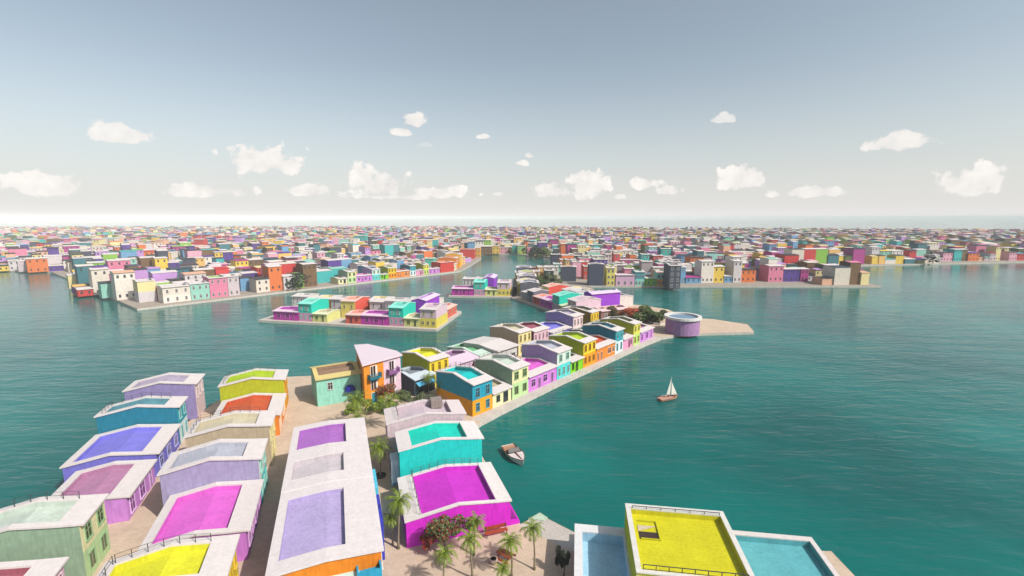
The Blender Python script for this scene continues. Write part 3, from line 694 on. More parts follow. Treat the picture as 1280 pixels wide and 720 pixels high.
hp(826, 838, 328, 311, (60, 180, 170), 'teal house at the right end of the right district', n=2, grp=GR_)
# houses along the left side of the corner block, facing the canal in shade
for i, (yy, hh, c, lab) in enumerate([(262, 7.5, (100, 104, 122), 'slate grey house'), (252, 6.0, (150, 160, 70), 'olive green house'), (243, 5.6, (206, 200, 204), 'pale grey house'), (232, 6.6, (118, 112, 128), 'dark mauve house'), (222, 5.4, (190, 186, 110), 'khaki yellow house'), (212, 6.2, (104, 104, 118), 'lead grey house')]):
    H = house((2.6 + (1.2 if i % 2 else 0), yy, .8), R(-90), 8.6, 8, hh, .6, c, deck=tuple(min(255, v + 50) for v in c), wins=W2(8.6, 3, .9, .9, 1.4) + W2(8.6, 3, hh - 2.3, .9, 1.3), b1=1.5)
    tag(H, lab + ' facing the canal beside the small islet', 'house', 'houses facing the canal by the small islet'); EXP.append((7, yy - 4, 6))

# round mauve building and curved sea wall at the end of the peninsula
c0 = at(835.5, 418); rb = 5.0; cc = Vector((c0.x + rb, c0.y + 2.5, .8))
T = empty('round_building', cc); n = 28
m = MB(); m.prism([(rb * math.cos(2 * math.pi * k / n), rb * math.sin(2 * math.pi * k / n)) for k in range(n)], 0, 4.6); m.build('wall', paint((176, 132, 180)), T)
m = MB(); a = []; ro, ri = rb + .5, rb - .5
for z0, z1, r0 in ((4.6, 5.3, 0),):
    vs = []
    for k in range(n):
        c_, s_ = math.cos(2 * math.pi * k / n), math.sin(2 * math.pi * k / n)
        vs += [(ro * c_, ro * s_, z0), (ro * c_, ro * s_, z1), (ri * c_, ri * s_, z1), (ri * c_, ri * s_, z0 + .05)]
    fs = []
    for k in range(n):
        p, q = 4 * k, 4 * ((k + 1) % n)
        fs += [(p, q, q + 1, p + 1), (p + 1, q + 1, q + 2, p + 2), (p + 2, q + 2, q + 3, p + 3), (p + 3, q + 3, q, p)]
    m.add(vs, fs)
m.build('roof_rim', paint(TRIM), T)
m = MB(); m.prism([(ri * math.cos(2 * math.pi * k / n), ri * math.sin(2 * math.pi * k / n)) for k in range(n)], 4.602, 4.7); m.build('roof_deck', paint((120, 150, 176)), T)
tag(T, 'round mauve building with a white roof rim at the tip of the near quay', 'building')
m = MB(); pts = [at(804, 399), at(810, 402.5), at(817, 405), at(825, 406.5), at(831, 406)]
m.tube([(p.x, p.y, 1.0) for p in pts], [.35] * 5, 6)
tag(m.build('curved_wall', paint((222, 214, 210))), 'low white curved wall round the planting at the tip of the near quay', 'wall')

# ------------------------------------------------------------------ near courtyard buildings
GN = 'houses round the near plaza'
RZ = R(108.7)
H = house((-0.3, 48.75, .8), RZ, 8.7, 11.6, 3.0, .8, (220, 30, 212), deck=(206, 44, 200), b1=1.5, b2=1.7, bs=.34, of=.3, os_=.08, trim=(232, 222, 220), rail=True, wins=[(4.3, .3, 1.4, 2.1, 'door')], frame=(236, 120, 226))
tag(H, 'big bright magenta house with a magenta roof terrace framed in white beside the plaza', 'house', GN)
m = MB(); pr = [(0.0, 0), (-1.25, 0), (-1.25, .35), (0.0, 2.95)]; hl = [(-.18, .55), (-.95, .62), (-.18, 2.15)]
# flared wing wall with a triangular opening (local x = thickness, y = outwards)
vs = []; 
for x in (0.0, .28):
    vs += [(x, p[0], p[1]) for p in pr] + [(x, p[0], p[1]) for p in hl]
fr = [(0, 1, 5, 4), (1, 2, 5), (2, 3, 6, 5), (3, 0, 4, 6)]
fs = [f for f in fr] + [tuple(i + 7 for i in reversed(f)) for f in fr] + [(0, 7, 8, 1), (1, 8, 9, 2), (2, 9, 10, 3), (4, 5, 12, 11), (5, 6, 13, 12), (6, 4, 11, 13)]
m.add(vs, fs); m.build('porch_wing', paint((220, 30, 212)), H)
m = MB(); m.box(.3, -1.15, 0, 8.4, -.02, .35); m.build('porch_floor', paint((150, 30, 140)), H)
H = house((-4.0, 57.9, .8), RZ, 5.4, 10.7, 6.0, .8, (0, 208, 200), deck=(0, 208, 190), b1=1.9, b2=1.6, bs=.34, of=.3, os_=.08, trim=(232, 224, 222), rail=False, wins=[(2.6, 3.6, 1.4, 1.6, 'win')])
tag(H, 'turquoise house with a turquoise roof terrace between the magenta and the pale pink house', 'house', GN)
m = MB(); m.box(1.2, 10.7, 1.2, 3.6, 11.7, 4.2); b = m.build('bay_window', paint((214, 222, 232)), H, bevel=.04)
m = MB(); m.box(1.15, 10.75, 1.0, 3.65, 11.75, 1.2); m.build('bay_base', paint((60, 130, 170)), H)
m = MB(); m.box(1.5, 11.7, 2.0, 2.3, 11.73, 3.6); m.box(2.5, 11.7, 2.0, 3.3, 11.73, 3.6); m.build('pane', glassmat(), b)
H = house((-6.9, 63.9, .8), RZ, 5.2, 10.9, 6.8, .8, (216, 192, 200), deck=(208, 190, 200), b1=1.8, b2=1.7, bs=.4, of=.3, os_=.08, trim=(226, 212, 212), rail=True)
tag(H, 'pale pink house with a grey stair box on its roof, behind the turquoise house', 'house', GN)
m = MB(); m.box(3.3, 2.6, 6.9, 4.8, 4.3, 8.15); m.build('stair_box', paint((150, 136, 130)), H, bevel=.03)

# left street side, a terrace of white roofed houses
RS = R(110.7)
us = Vector((math.cos(RS), math.sin(RS), 0))
def street(s_, lab, off=0, **k):
    H = house(Vector((-12.75, 40.1, .8)) + us * s_ + Vector((-math.sin(RS), math.cos(RS), 0)) * off, RS, **k); tag(H, lab, 'house', 'houses along the left side of the street'); return H
WR = (228, 218, 218)
h0_ = street(-3.4, 'white roofed house with orange end wall and blue bay, nearest on the left street side', w=12.4, d=9, h=6.1, r=.3, lower=(236, 134, 16), facade=((50, 60, 176), (224, 214, 216)), deck=(186, 170, 216), b1=2.9, bs=1.5, trim=WR, sunk=.4, wins=W2(9, 3, 3.5, .8, 1.5), of=.25)
m = MB(); m.box(-.95, .05, 3.3, -.01, .2, 5.25); m.box(-.95, 1.95, 3.3, -.01, 2.1, 5.25); m.box(-.95, .2, 3.3, -.82, 1.95, 5.15); m.box(-.82, .2, 3.3, -.01, 1.95, 4.7); m.build('end_balcony', paint((40, 160, 200)), h0_)
m = MB(); m.box(6.6, -.75, 0, 11.6, 0, 4.4); m.build('blue_bay', paint((52, 60, 186)), h0_, bevel=.03)
h1_ = street(9.1, 'white roofed house with a cyan front, second along the left side of the street', w=8.2, d=9, h=6.2, r=.3, lower=(60, 190, 220), facade=((84, 196, 226), (224, 214, 216)), deck=(206, 196, 202), b1=2.8, bs=1.9, trim=WR, sunk=.4, wins=W2(8.2, 3, .9, .9, 1.5), of=.25)
m = MB(); m.box(.2, -.75, 0, 4.4, 0, 4.6); m.build('cyan_bay', paint((84, 196, 226)), h1_, bevel=.03)
street(17.4, 'white roofed house with a purple roof edge, third along the left side of the street', w=8.0, d=9, h=6.1, r=.3, lower=(206, 190, 206), deck=(176, 110, 196), b1=2.4, bs=1.0, trim=WR, sunk=.4, wins=W2(8, 3, .9, .9, 1.5), of=.25)
street(-9.5, 'mint roofed low house below the orange end wall at the lower left', off=2.0, w=6.0, d=9, h=4.6, r=.2, lower=(190, 226, 216), deck=(190, 226, 216), trim=(200, 230, 222), sunk=.12, wins=(), of=.1)
# tall orange and pink house
T = empty('house', (0, 0, 0)); FLt, FRt, BRt, BLt = Vector((-27.4, 82.4, 0)), Vector((-22.1, 88.6, 0)), Vector((-27.4, 96.4, 0)), Vector((-33.0, 95.0, 0))
T.location = (FLt.x, FLt.y, .8); base = Vector((FLt.x, FLt.y, 0))
def lp(v, z): return (v.x - base.x, v.y - base.y, z)
MID = FLt.lerp(FRt, .52); MIDb = BLt.lerp(BRt, .5); hz_ = 8.1
m = MB(); m.add([lp(FLt, 0), lp(MID, 0), lp(MIDb, 0), lp(BLt, 0), lp(FLt, hz_), lp(MID, hz_), lp(MIDb, hz_), lp(BLt, hz_)], [(0, 1, 5, 4), (2, 3, 7, 6), (3, 0, 4, 7), (0, 3, 2, 1), (4, 5, 6, 7)]); m.build('orange_wall', paint((240, 146, 30)), T)
m = MB(); m.add([lp(MID, 0), lp(FRt, 0), lp(BRt, 0), lp(MIDb, 0), lp(MID, hz_), lp(FRt, hz_), lp(BRt, hz_ - 1.35), lp(MIDb, hz_), lp(FRt.lerp(BRt, .3), hz_)], [(0, 1, 5, 4), (1, 2, 6, 8, 5), (2, 3, 7, 6), (0, 3, 2, 1), (4, 5, 8, 7), (8, 6, 7)]); m.build('pink_wall', paint((232, 200, 216)), T)
cen = (FLt + FRt + BRt + BLt) / 4
ex = [cen + (v - cen) * 1.09 for v in (FLt, FRt, BRt, BLt)]
Rg1 = ex[3].lerp(ex[2], .45); Rg2 = ex[1].lerp(ex[2], .30)
m = MB(); zz = hz_ + .02; zl = hz_ - 1.3
m.add([lp(ex[0], zz), lp(ex[1], zz), lp(Rg2, zz), lp(Rg1, zz), lp(ex[3], zz), lp(ex[0], zz + .28), lp(ex[1], zz + .28), lp(Rg2, zz + .28), lp(Rg1, zz + .28), lp(ex[3], zz + .28), lp(ex[2], zl), lp(ex[2], zl + .25)],
      [(5, 6, 7, 8, 9), (4, 3, 2, 1, 0), (0, 1, 6, 5), (1, 2, 7, 6), (3, 4, 9, 8), (4, 0, 5, 9), (7, 11, 8), (2, 10, 11, 7), (10, 3, 8, 11), (2, 3, 10)])
m.build('roof', paint((230, 212, 222), var=.03), T)
xd = (FRt - FLt).normalized(); nd = Vector((xd.y, -xd.x, 0))
ang = math.atan2(xd.y, xd.x)
def fac(part, mat, boxes, parent=None):
    m = MB(); m2 = MB()
    for bx in boxes: m.box(*bx)
    Rm = Matrix.Rotation(ang, 3, 'Z'); m.v = [tuple(Rm @ Vector(v)) for v in m.v]
    return m.build(part, mat, parent or T)
for (x, col, fcol) in ((1.9, (36, 130, 150), (240, 226, 214)), (6.0, (150, 96, 160), (236, 220, 230))):
    for zf in (.2, 2.9, 5.5) if x > 3 else (2.9, 5.5):
        f = fac('window', paint(fcol), [(x - .62, -.1, zf, x - .5, 0, zf + 2.0), (x + .5, -.1, zf, x + .62, 0, zf + 2.0), (x - .62, -.1, zf + 2.0, x + .62, 0, zf + 2.1), (x - .05, -.08, zf, x + .05, 0, zf + 2.0), (x + .62, -.06, zf, x + .95, 0, zf + 2.0)])
        fac('pane', glassmat((70, 48, 44)), [(x - .5, -.05, zf, x + .5, 0, zf + 2.0)], f)
    b = fac('balcony', paint(col), [(x - 1.25, -1.1, 5.25, x + 1.25, -.12, 5.42), (x - .9, -.8, 4.95, x + .9, -.12, 5.25), (x - .5, -.5, 4.7, x + .5, -.12, 4.95)])
    bars = [(x - 1.22, -1.08, 6.15, x + 1.22, -1.02, 6.22), (x - 1.22, -1.08, 5.42, x - 1.16, -.12, 6.2), (x + 1.16, -1.08, 5.42, x + 1.22, -.12, 6.2)] + [(x - 1.2 + .24 * k, -1.07, 5.42, x - 1.13 + .24 * k, -1.03, 6.15) for k in range(10)]
    fac('railing', paint(col), bars, b)
d_ = fac('door', paint((236, 214, 170)), [(1.3, -.1, 0, 1.42, 0, 2.3), (2.5, -.1, 0, 2.62, 0, 2.3), (1.3, -.1, 2.3, 2.62, 0, 2.42)])
fac('door_leaf', paint((36, 140, 160)), [(1.42, -.05, 0, 2.5, 0, 2.3)], d_)
fac('door_step', paint((190, 160, 150)), [(.9, -1.2, 0, 3.0, -.1, .18)])
tag(T, 'tall half orange half pink house with two balconies at the left edge', 'house', GN)
H = house((-36.4, 82.6, .8), R(30), 8.0, 8, 5.2, .9, (150, 216, 196), deck=(150, 120, 96), trim=(220, 200, 130), wins=[(2.4, 3.0, .8, 1.3, 'win')], b1=1.2)
m = MB(); nseg = 10; vs = []
for k in range(nseg + 1):
    a = math.pi * k / nseg; vs += [(5.9 - 1.0 * math.cos(a), 0, 2.3 + .95 * math.sin(a)), (5.9 - 1.0 * math.cos(a), -1.0, 2.2 + .8 * math.sin(a))]
m.add(vs, [(2 * k, 2 * k + 1, 2 * k + 3, 2 * k + 2) for k in range(nseg)]); m.add([vs[2 * k + 1] for k in range(nseg + 1)], [tuple(range(nseg + 1))])
m.build('awning', paint((24, 34, 150)), H)
tag(H, 'mint walled house with a rounded blue awning left of the orange and pink house', 'house', GN)
H = house((-19.3, 87.6, .8), A49, 5.2, 7.5, 3.3, .7, (56, 70, 82), deck=(150, 160, 172), trim=(206, 218, 226), b1=2.2, wins=[(1.4, .8, .8, 1.4, 'win'), (3.6, .3, .9, 2.0, 'door')], frame=(40, 60, 80))
m = MB(); m.add([(.4, 0, 2.7), (4.6, 0, 2.7), (4.6, -1.1, 2.2), (.4, -1.1, 2.2), (.4, 0, 2.62), (4.6, 0, 2.62), (4.6, -1.1, 2.12), (.4, -1.1, 2.12)], [(0, 3, 2, 1), (4, 5, 6, 7), (3, 7, 6, 2), (0, 4, 7, 3), (1, 2, 6, 5)]); m.build('awning', paint((90, 180, 220)), H)
tag(H, 'small dark slate house with bluish white roof and light blue awning', 'house', GN)
H = house((-29.5, 99.6, .8), A49, 6, 5, 4.0, .5, (210, 196, 140), deck=(150, 130, 100), wins=W2(6, 2, 1, .8, 1.3)) if False else None

LN = [('b1', 'yellow green'), ('a3', 'violet pink'), ('a4', 'lilac and turquoise'), ('b5', 'beige'), ('a7', 'orange'), ('a6', 'olive yellow'), ('b6', 'maroon'), ('a2', 'sage green'), ('a11', 'violet'), ('b8', 'periwinkle'), ('a8', 'teal blue'), ('b9', 'lilac and pale pink')]
for i, (k, nm) in enumerate(LN):
    row_ = i // 6; s_ = -2 + (i % 6) * 9.9
    pz = Vector((-24.6 - 14.0 * row_, 36.0 - 3 * row_, .8)) + us * s_
    copy_tree(proto[k], pz, RS, nm + ' house, ' + ['first', 'second'][row_] + ' row left of the street houses, ' + ['nearest', 'second', 'third', 'fourth', 'fifth', 'farthest'][i % 6] + ' of six', 'house', 'houses left of the street')
# lower right: pool roof house and yellow house
rz2 = R(-8)
H = house((4.75, 31.0, .8), rz2, 5.6, 13.8, 3.05, 0.0, (214, 220, 228), deck=(176, 218, 240), trim=(232, 230, 232), b1=1.0, b2=1.15, bs=.75, of=.05, os_=.05, sunk=1.0, t=.12)
tag(H, 'white house with a deep blue sunken rooftop pool beside the yellow roof', 'house', GN)
ly = Vector((math.sin(-rz2), math.cos(rz2), 0)); lx = Vector((math.cos(rz2), math.sin(rz2), 0))
yo = Vector((11.7, 43.9, .8)) - ly * 9.4 * 1.0
H = house(yo, rz2, 9.5, 9.4, 5.9, 0.0, (196, 202, 22), deck=(214, 206, 16), trim=(226, 222, 216), b1=.3, b2=.75, bs=.42, of=.05, os_=.05, sunk=.5, t=.12, side_wins=())
tag(H, 'tall yellow house with a bright yellow roof terrace and railings at the lower right', 'house', GN)
m = MB(); z0 = 5.42
m.box(1.0, 4.9, z0, 2.7, 5.0, z0 + .12); m.box(1.0, 7.5, z0, 2.7, 7.6, z0 + .12); m.box(2.7, 4.9, z0, 2.8, 7.6, z0 + .12); m.build('stair_curb', paint((206, 200, 20)), H)
m = MB(); m.box(.9, 5.0, z0 - .01, 2.7, 6.0, z0 + .02); m.build('stair_well_shade', paint((64, 48, 46)), H)  # flat plate on the deck, painted dark as the shade inside an open stair
m = MB(); m.add([(.9, 6.0, z0 + .03), (2.7, 6.9, z0 + .03), (.9, 6.9, z0 + .03)], [(0, 1, 2)]); m.build('stair_landing', paint((214, 196, 170)), H)
m = MB()
for (ya, k, za) in ((8.72, 6, 5.43), (.6, 8, 5.43)):
    for a in range(k + 1): x = .6 + a * (8.4 / k); m.box(x - .03, ya - .03, za, x + .03, ya + .03, za + .85)
    m.box(.6, ya - .025, za + .8, 9, ya + .025, za + .86); m.box(.6, ya - .02, za + .4, 9, ya + .02, za + .44)
m.build('roof_railing', METAL, H)
H = house(yo - ly * 8.0, rz2, 9.5, 7.9, 5.6, 0.0, (222, 216, 206), deck=(220, 210, 204), trim=(230, 222, 218), hole=False, of=.05, os_=.05, t=.12)
tag(H, 'white flat roof adjoining the yellow roof terrace at the lower right corner', 'house', GN)
H = house(yo + lx * 9.7, rz2, 8, 9.0, 4.2, 0.0, (120, 190, 200), deck=(100, 180, 190), b1=.5, b2=.6, bs=.4, of=.05, os_=.05, t=.12)
tag(H, 'aqua roofed house to the right of the yellow house', 'house', GN)
pp = [at(*q) for q in ((649, 656.8), (662, 649.8), (674, 642.6), (684, 648.8), (717, 665.5), (724, 690), (708, 686))]
m = MB(); m.add([(q.x, q.y, .804) for q in reversed(pp)], [tuple(range(7))]); struct(m.build('promenade', quaym))
# stone step and jetty corner at the water
m = MB(); m.prism([(1.9, 49.75), (3.35, 50.95), (4.2, 50.03), (3.7, 49.5), (2.9, 49.7)], .81, .93)
tag(m.build('stone_step', paint((196, 214, 190))), 'pale green stone step at the plaza corner by the water', 'step')

# ------------------------------------------------------------------ the wider city
PAL = [(222, 130, 160), (60, 180, 180), (236, 200, 80), (226, 120, 60), (206, 60, 60), (196, 150, 214), (90, 60, 150), (226, 214, 200), (226, 214, 200), (214, 206, 208), (140, 190, 70), (60, 120, 130), (70, 76, 96),
       (236, 220, 160), (230, 170, 190), (150, 206, 190), (120, 90, 60), (180, 60, 140), (236, 226, 216), (206, 190, 196), (96, 104, 60), (232, 180, 150), (110, 160, 200), (240, 190, 110)]
PN = ['rose pink', 'turquoise', 'yellow', 'orange', 'red', 'lilac', 'violet', 'cream white', 'off white', 'pale grey', 'leaf green', 'dark teal', 'slate', 'pale yellow', 'soft pink', 'mint', 'brown', 'magenta', 'white', 'greyish pink',
      'olive', 'peach', 'sky blue', 'golden']
AV = []


def inpoly(x, y, poly):
    c = False; j = len(poly) - 1
    for i in range(len(poly)):
        a, b = poly[i], poly[j]
        if (a[1] > y) != (b[1] > y) and x < (b[0] - a[0]) * (y - a[1]) / (b[1] - a[1]) + a[0]: c = not c
        j = i
    return c
for o in S.collection.objects:
    if o.get('category') == 'house' and o.location.y > 150: AV.append((o.location.x, o.location.y))
rnd = random.Random(21); cand = []
def fill(poly, rz, ymin, ymax, zone, seed):
    rr = random.Random(seed); c, s_ = math.cos(rz), math.sin(rz)
    us_ = [p[0] * c + p[1] * s_ for p in poly]; vs_ = [-p[0] * s_ + p[1] * c for p in poly]
    v = min(vs_) + 6; k = 0
    while v < max(vs_) - 6:
        u = min(us_) + rr.uniform(0, 6); run = 0
        while u < max(us_):
            w = rr.choice([4.6, 5.2, 6, 7, 8.6, 9.6]); cx = u + w / 2; cy = v + 4.5
            x = cx * c - cy * s_; y = cx * s_ + cy * c
            ok = ymin < y < ymax and abs(x) < y * 1.16 + 8 and inpoly(x, y, poly) and inpoly(x - w * .6, y - 4, poly) and inpoly(x + w * .6, y - 5, poly) and inpoly(x - w * .5, y + 5, poly)
            if ok and y < 430:
                for (ax, ay, ar) in EXP:
                    if math.hypot(ax - x, ay - y) < ar + 5.0: ok = False; break
                if ok:
                    for (ax, ay) in AV:
                        if math.hypot(ax - x, ay - y) < 10.5: ok = False; break
            if ok: cand.append((y, x, w, 8 + rr.uniform(-1, 1.5), u, v, rz + (math.pi if k % 2 else 0), zone, rr.randrange(len(PAL)), rr.randrange(len(PAL)), rr.choice([3.0, 3.4, 5.6, 6.2, 6.4, 6.8, 8.6, 9.2, 11.5]), rr.random()))
            u += w + .15; run += w
            if run > 55: u += 7; run = 0
        k += 1; v += 9.8 if k % 2 else 14.5
WW = [(-300, 250), (-145, 178), (-36, 300), (-34, 330), (-29, 391), (-31, 408), (-62, 448), (-1500, 520), (-1500, 430)]
EE = [(4, 206), (30, 262), (40, 238), (190, 238), (200, 330), (1500, 560), (1500, 830), (-200, 1240), (-1500, 1190), (-1500, 540), (-60, 452), (2, 449), (39, 408), (34, 361), (39, 350), (14, 277), (8, 268)]
fill([(x, y) for x, y in WW], A49, 190, 520, 'left', 3)
fill([p for p in EE], R(6), 236, 640, 'right', 5)
fill([p for p in EE], R(-24), 640, 1250, 'back', 8)
cand = [c for c in cand if not (c[7] == 'left' and abs(c[1]) > c[0] * .95 and c[0] < 300)]
cand.sort(key=lambda c: c[0] * c[0] + c[1] * c[1] * .6 + (0 if abs(c[1]) < c[0] * .36 else 90000))
used = sum(1 for o in S.collection.objects if o.get('category') == 'house')
NI = max(0, 299 - used)
print('HOUSES explicit', used, 'generated', len(cand), 'individual', min(NI, len(cand)))
ind = [c[:10] + (min(c[10], 8.6 if c[10] < 10 else 6.4),) + c[11:] for c in cand[:NI]]; rest = cand[NI:]
bank = {}
def gen_house(key):
    w, h, a, b, two = key
    return house((0, -500, 0), 0, w, 8.5, h, .5, PAL[a], PAL[b] if two else None, h / 2, PAL[b] if not two else (206, 200, 200), W2(w, 2 if w < 7 else 3, .8, .7, 1.4) + (W2(w, 2 if w < 7 else 3, h - 2.2, .7, 1.3) if h > 5 else []), TRIM, (70, 70, 80), b1=1.2)
recs = []
for (y, x, w, d, u, v, rz, zone, a, b, h, q) in ind:
    key = (w, h, a, b if q < .4 else (b % 6) + 7, q < .4 and h > 5)
    L0 = Matrix.Translation((x, y, .8)) @ Matrix.Rotation(rz, 4, 'Z') @ Vector((-w / 2, -4.25, 0))
    if key not in bank:
        H = bank[key] = gen_house(key); H.location = L0; H.rotation_euler = (0, 0, rz)
    else: H = copy_tree(bank[key], L0, rz)
    recs.append((x, y, H, a, b, key, zone, h))
# describe each by colour, height and its place among its likes
def sz(h): return 'one storey' if h < 4 else ('two storey' if h < 7 else 'three storey')
from collections import defaultdict
grp_ = defaultdict(list)
def band(x, y):
    z = 'left of the canal' if x < -28 and y < 452 else ('right of the canal' if y < 452 else 'beyond the canal')
    side = ', far left' if x < -.42 * y else (', far right' if x > .42 * y else '')
    return z + side
for r_ in recs:
    x, y, H, a, b, key, zone, h = r_
    nm = PN[a] if not key[4] else PN[key[3]] + ' over ' + PN[a]
    grp_[(nm, sz(h), band(x, y))].append(r_)
ORD = ['leftmost', 'second', 'third', 'fourth', 'fifth', 'sixth', 'seventh', 'eighth', 'ninth', 'tenth', 'eleventh', 'twelfth', 'thirteenth', 'fourteenth']
for (nm, s_, bd), L_ in grp_.items():
    L_.sort(key=lambda r_: r_[0] / r_[1])
    for i, r_ in enumerate(L_):
        if len(L_) == 1: lab = f'{nm} {s_} house {bd}'
        elif i == 0: lab = f'leftmost {nm} {s_} house {bd}'
        elif i == len(L_) - 1: lab = f'rightmost {nm} {s_} house {bd}'
        else: lab = f'{ORD[min(i, 13)]} {nm} {s_} house from the left {bd}'
        tag(r_[2], lab, 'house', 'houses of the distant districts')
# everything beyond reads as one mass of small houses
mats = [paint(c) for c in PAL] + [paint(WHITE, .7, .05), paint((64, 62, 70))]
m = MB(); NW = len(PAL); ND = NW + 1
for (y, x, w, d, u, v, rz, zone, a, b, h, q) in rest:
    c, s_ = math.cos(rz), math.sin(rz)
    def tr(p): return (x + (p[0] - w / 2) * c - (p[1] - d / 2) * s_, y + (p[0] - w / 2) * s_ + (p[1] - d / 2) * c, p[2] + .8)
    z1 = h; zr = h + .5
    m.m = a; m.add([tr(p) for p in [(0, 0, 0), (w, 0, 0), (w, d, 0), (0, d, 0), (0, 0, z1), (w, 0, z1), (w, d, z1), (0, d, z1), (w, d / 2, zr), (0, d / 2, zr)]], [(0, 1, 5, 4), (2, 3, 7, 6), (1, 2, 6, 8, 5), (3, 0, 4, 9, 7)])
    m.m = NW if q < .42 else (b if q < .8 else ND)
    o_ = .2; m.add([tr(p) for p in [(-o_, -.4, z1), (w + o_, -.4, z1), (w + o_, d / 2, zr), (-o_, d / 2, zr), (-o_, d + .2, z1), (w + o_, d + .2, z1), (-o_, -.4, z1 + .2), (w + o_, -.4, z1 + .2), (w + o_, d / 2, zr + .2), (-o_, d / 2, zr + .2), (-o_, d + .2, z1 + .2), (w + o_, d + .2, z1 + .2)]],
                     [(0, 1, 7, 6), (1, 2, 8, 7), (2, 5, 11, 8), (5, 4, 10, 11), (4, 3, 9, 10), (3, 0, 6, 9), (6, 7, 8, 9), (9, 8, 11, 10)])
    m.m = b; x0, x1 = w * .15, w * .85; m.add([tr(p) for p in [(x0, 1.4, z1 + .36), (x1, 1.4, z1 + .36), (x1, d / 2, zr + .21), (x0, d / 2, zr + .21)]], [(0, 1, 2, 3)])
    if y < 750:
        m.m = ND
        for zf in ([1.0] if h < 4 else [1.0, h - 2.2]):
            for i in range(2 if w < 7 else 3):
                xc = w * (i + .5) / (2 if w < 7 else 3); m.add([tr(p) for p in [(xc - .4, -.02, zf), (xc + .4, -.02, zf), (xc + .4, -.02, zf + 1.3), (xc - .4, -.02, zf + 1.3)]], [(0, 1, 2, 3)])
m.m = 0
o = m.build('distant_houses', mats); o['kind'] = 'stuff'; o['label'] = 'mass of small colourful houses filling the far shore up to the horizon'

rt = random.Random(77); m = MB()
for k in range(150):
    c_ = rest[rt.randrange(len(rest) // 2)]
    if abs(c_[1]) > c_[0] * .9: continue
    crown_mesh(m, rt, Vector((c_[1] + 6, c_[0] - 7.5, 5.2)), rt.uniform(4, 7), 150, .9, .8)
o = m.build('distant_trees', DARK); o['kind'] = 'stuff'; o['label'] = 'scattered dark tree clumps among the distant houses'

# ------------------------------------------------------------------ palms
pal = palm_proto(4.6, .25, 1); pal2 = palm_proto(5.6, -.35, 4, 25, 1.8); pal3 = palm_proto(4.4, .2, 9, 26, 2.3)
GPALM = 'palm trees round the plaza'
PALMS = [  # (base px, py) or world, proto, scale, label
    ((-12.2, 45.0), 1, .98, 'tall palm in front of the magenta house on the left of the plaza'),
    ((-12.95, 45.5), 0, .72, 'short palm leaning beside the tall one on the left of the plaza'),
    ((-18.1, 59.1), 2, .98, 'palm in a dark round bed in the middle of the street'),
    ((-20.6, 73.4), 2, 1.12, 'big palm behind the pale pink house at the top of the street'),
    ((-26.0, 74.0), 2, 1.15, 'wide palm at the left edge below the mint house'),
    ((-24.9, 70.6), 2, .8, 'low palm under the wide one at the left edge'),
    ((-6.55, 39.6), 0, .80, 'palm directly in front of the magenta house corner, lower centre'),
    ((-3.9, 40.9), 0, .92, 'palm with twin trunks left of the picnic bench'),
    ((-4.0, 44.0), 0, .86, 'palm close to the magenta wall beside the red flowers'),
    ((-.05, 41.1), 0, .86, 'palm right of the picnic bench on the plaza'),
    ((2.25, 42.0), 1, .80, 'rightmost palm of the plaza, near the stone step'),
    ((-.95, 38.6), 0, .62, 'short palm at the bottom edge of the plaza'),
    ((-13.4, 85.4), 2, .82, 'palm beside the dark wall of the blue and yellow house'),
    ((-16.6, 88.6), 2, .8, 'palm between the dark slate house and the yellow green house'),
]
first = {0: True, 1: True, 2: True}; rp = random.Random(5)
for (xy, k, sc, lab) in PALMS:
    src = (pal, pal2, pal3)[k]
    if first[k]: first[k] = False; src.location = (*xy, .8); src.scale = (sc,) * 3; tag(src, lab, 'palm tree', GPALM); src.rotation_euler.z = rp.uniform(0, 6)
    else: copy_tree(src, (*xy, .8), rp.uniform(0, 6.28), lab, 'palm tree', GPALM, (sc,) * 3)
m = MB(); m.tube([(-18.1, 59.1, .8), (-18.1, 59.1, .95)], [.8, .8], 14)
tag(m.build('planter_bed', paint((58, 50, 46))), 'dark round planting bed at the foot of the street palm', 'planter')

# ------------------------------------------------------------------ trees and shrubs
tree('flowering_tree', (-7.0, 43.9, .8), 4.4, 2.0, [GRN2, REDF], 11, 3600, .14, .26, label='green tree with red blossoms against the magenta house', cz=3.2)
tree('flowering_shrub', (-8.7, 44.5, .8), 1.8, 1.25, [REDF, GRN], 12, 1500, .11, .3, label='red flowering shrub climbing the magenta wall corner', cat='shrub', trunk=False, cz=1.6)
tree('flowering_tree', (-23.6, 84.2, .8), 3.6, 2.3, [BRN, ORG], 13, 1600, .17, .35, label='brownish blossoming tree in front of the orange and pink house')
tree('shrub', (-24.6, 80.2, .8), 1.8, 1.7, [PALM_L], 14, 1300, .2, label='bright green shrub at the foot of the orange wall', cat='shrub', trunk=False, cz=1.2)
tree('shrub', (-13.9, 41.2, .8), 1.4, 1.0, [GRN], 15, 900, .13, label='round green shrub at the lower left beside the cyan box', cat='shrub', trunk=False, cz=.9)
tree('shrub', (-14.6, 46.6, .8), 1.0, .55, [GRN2], 35, 260, .1, label='small faded shrub by the blue front on the street', cat='shrub', trunk=False, cz=.5)
tree('dark_tree', (5.15, 41.2, .8), 3.6, .62, [DARK], 16, 1500, .11, label='dark narrow tree in the shade of the pool roof house', flat=2.3, cz=1.9)
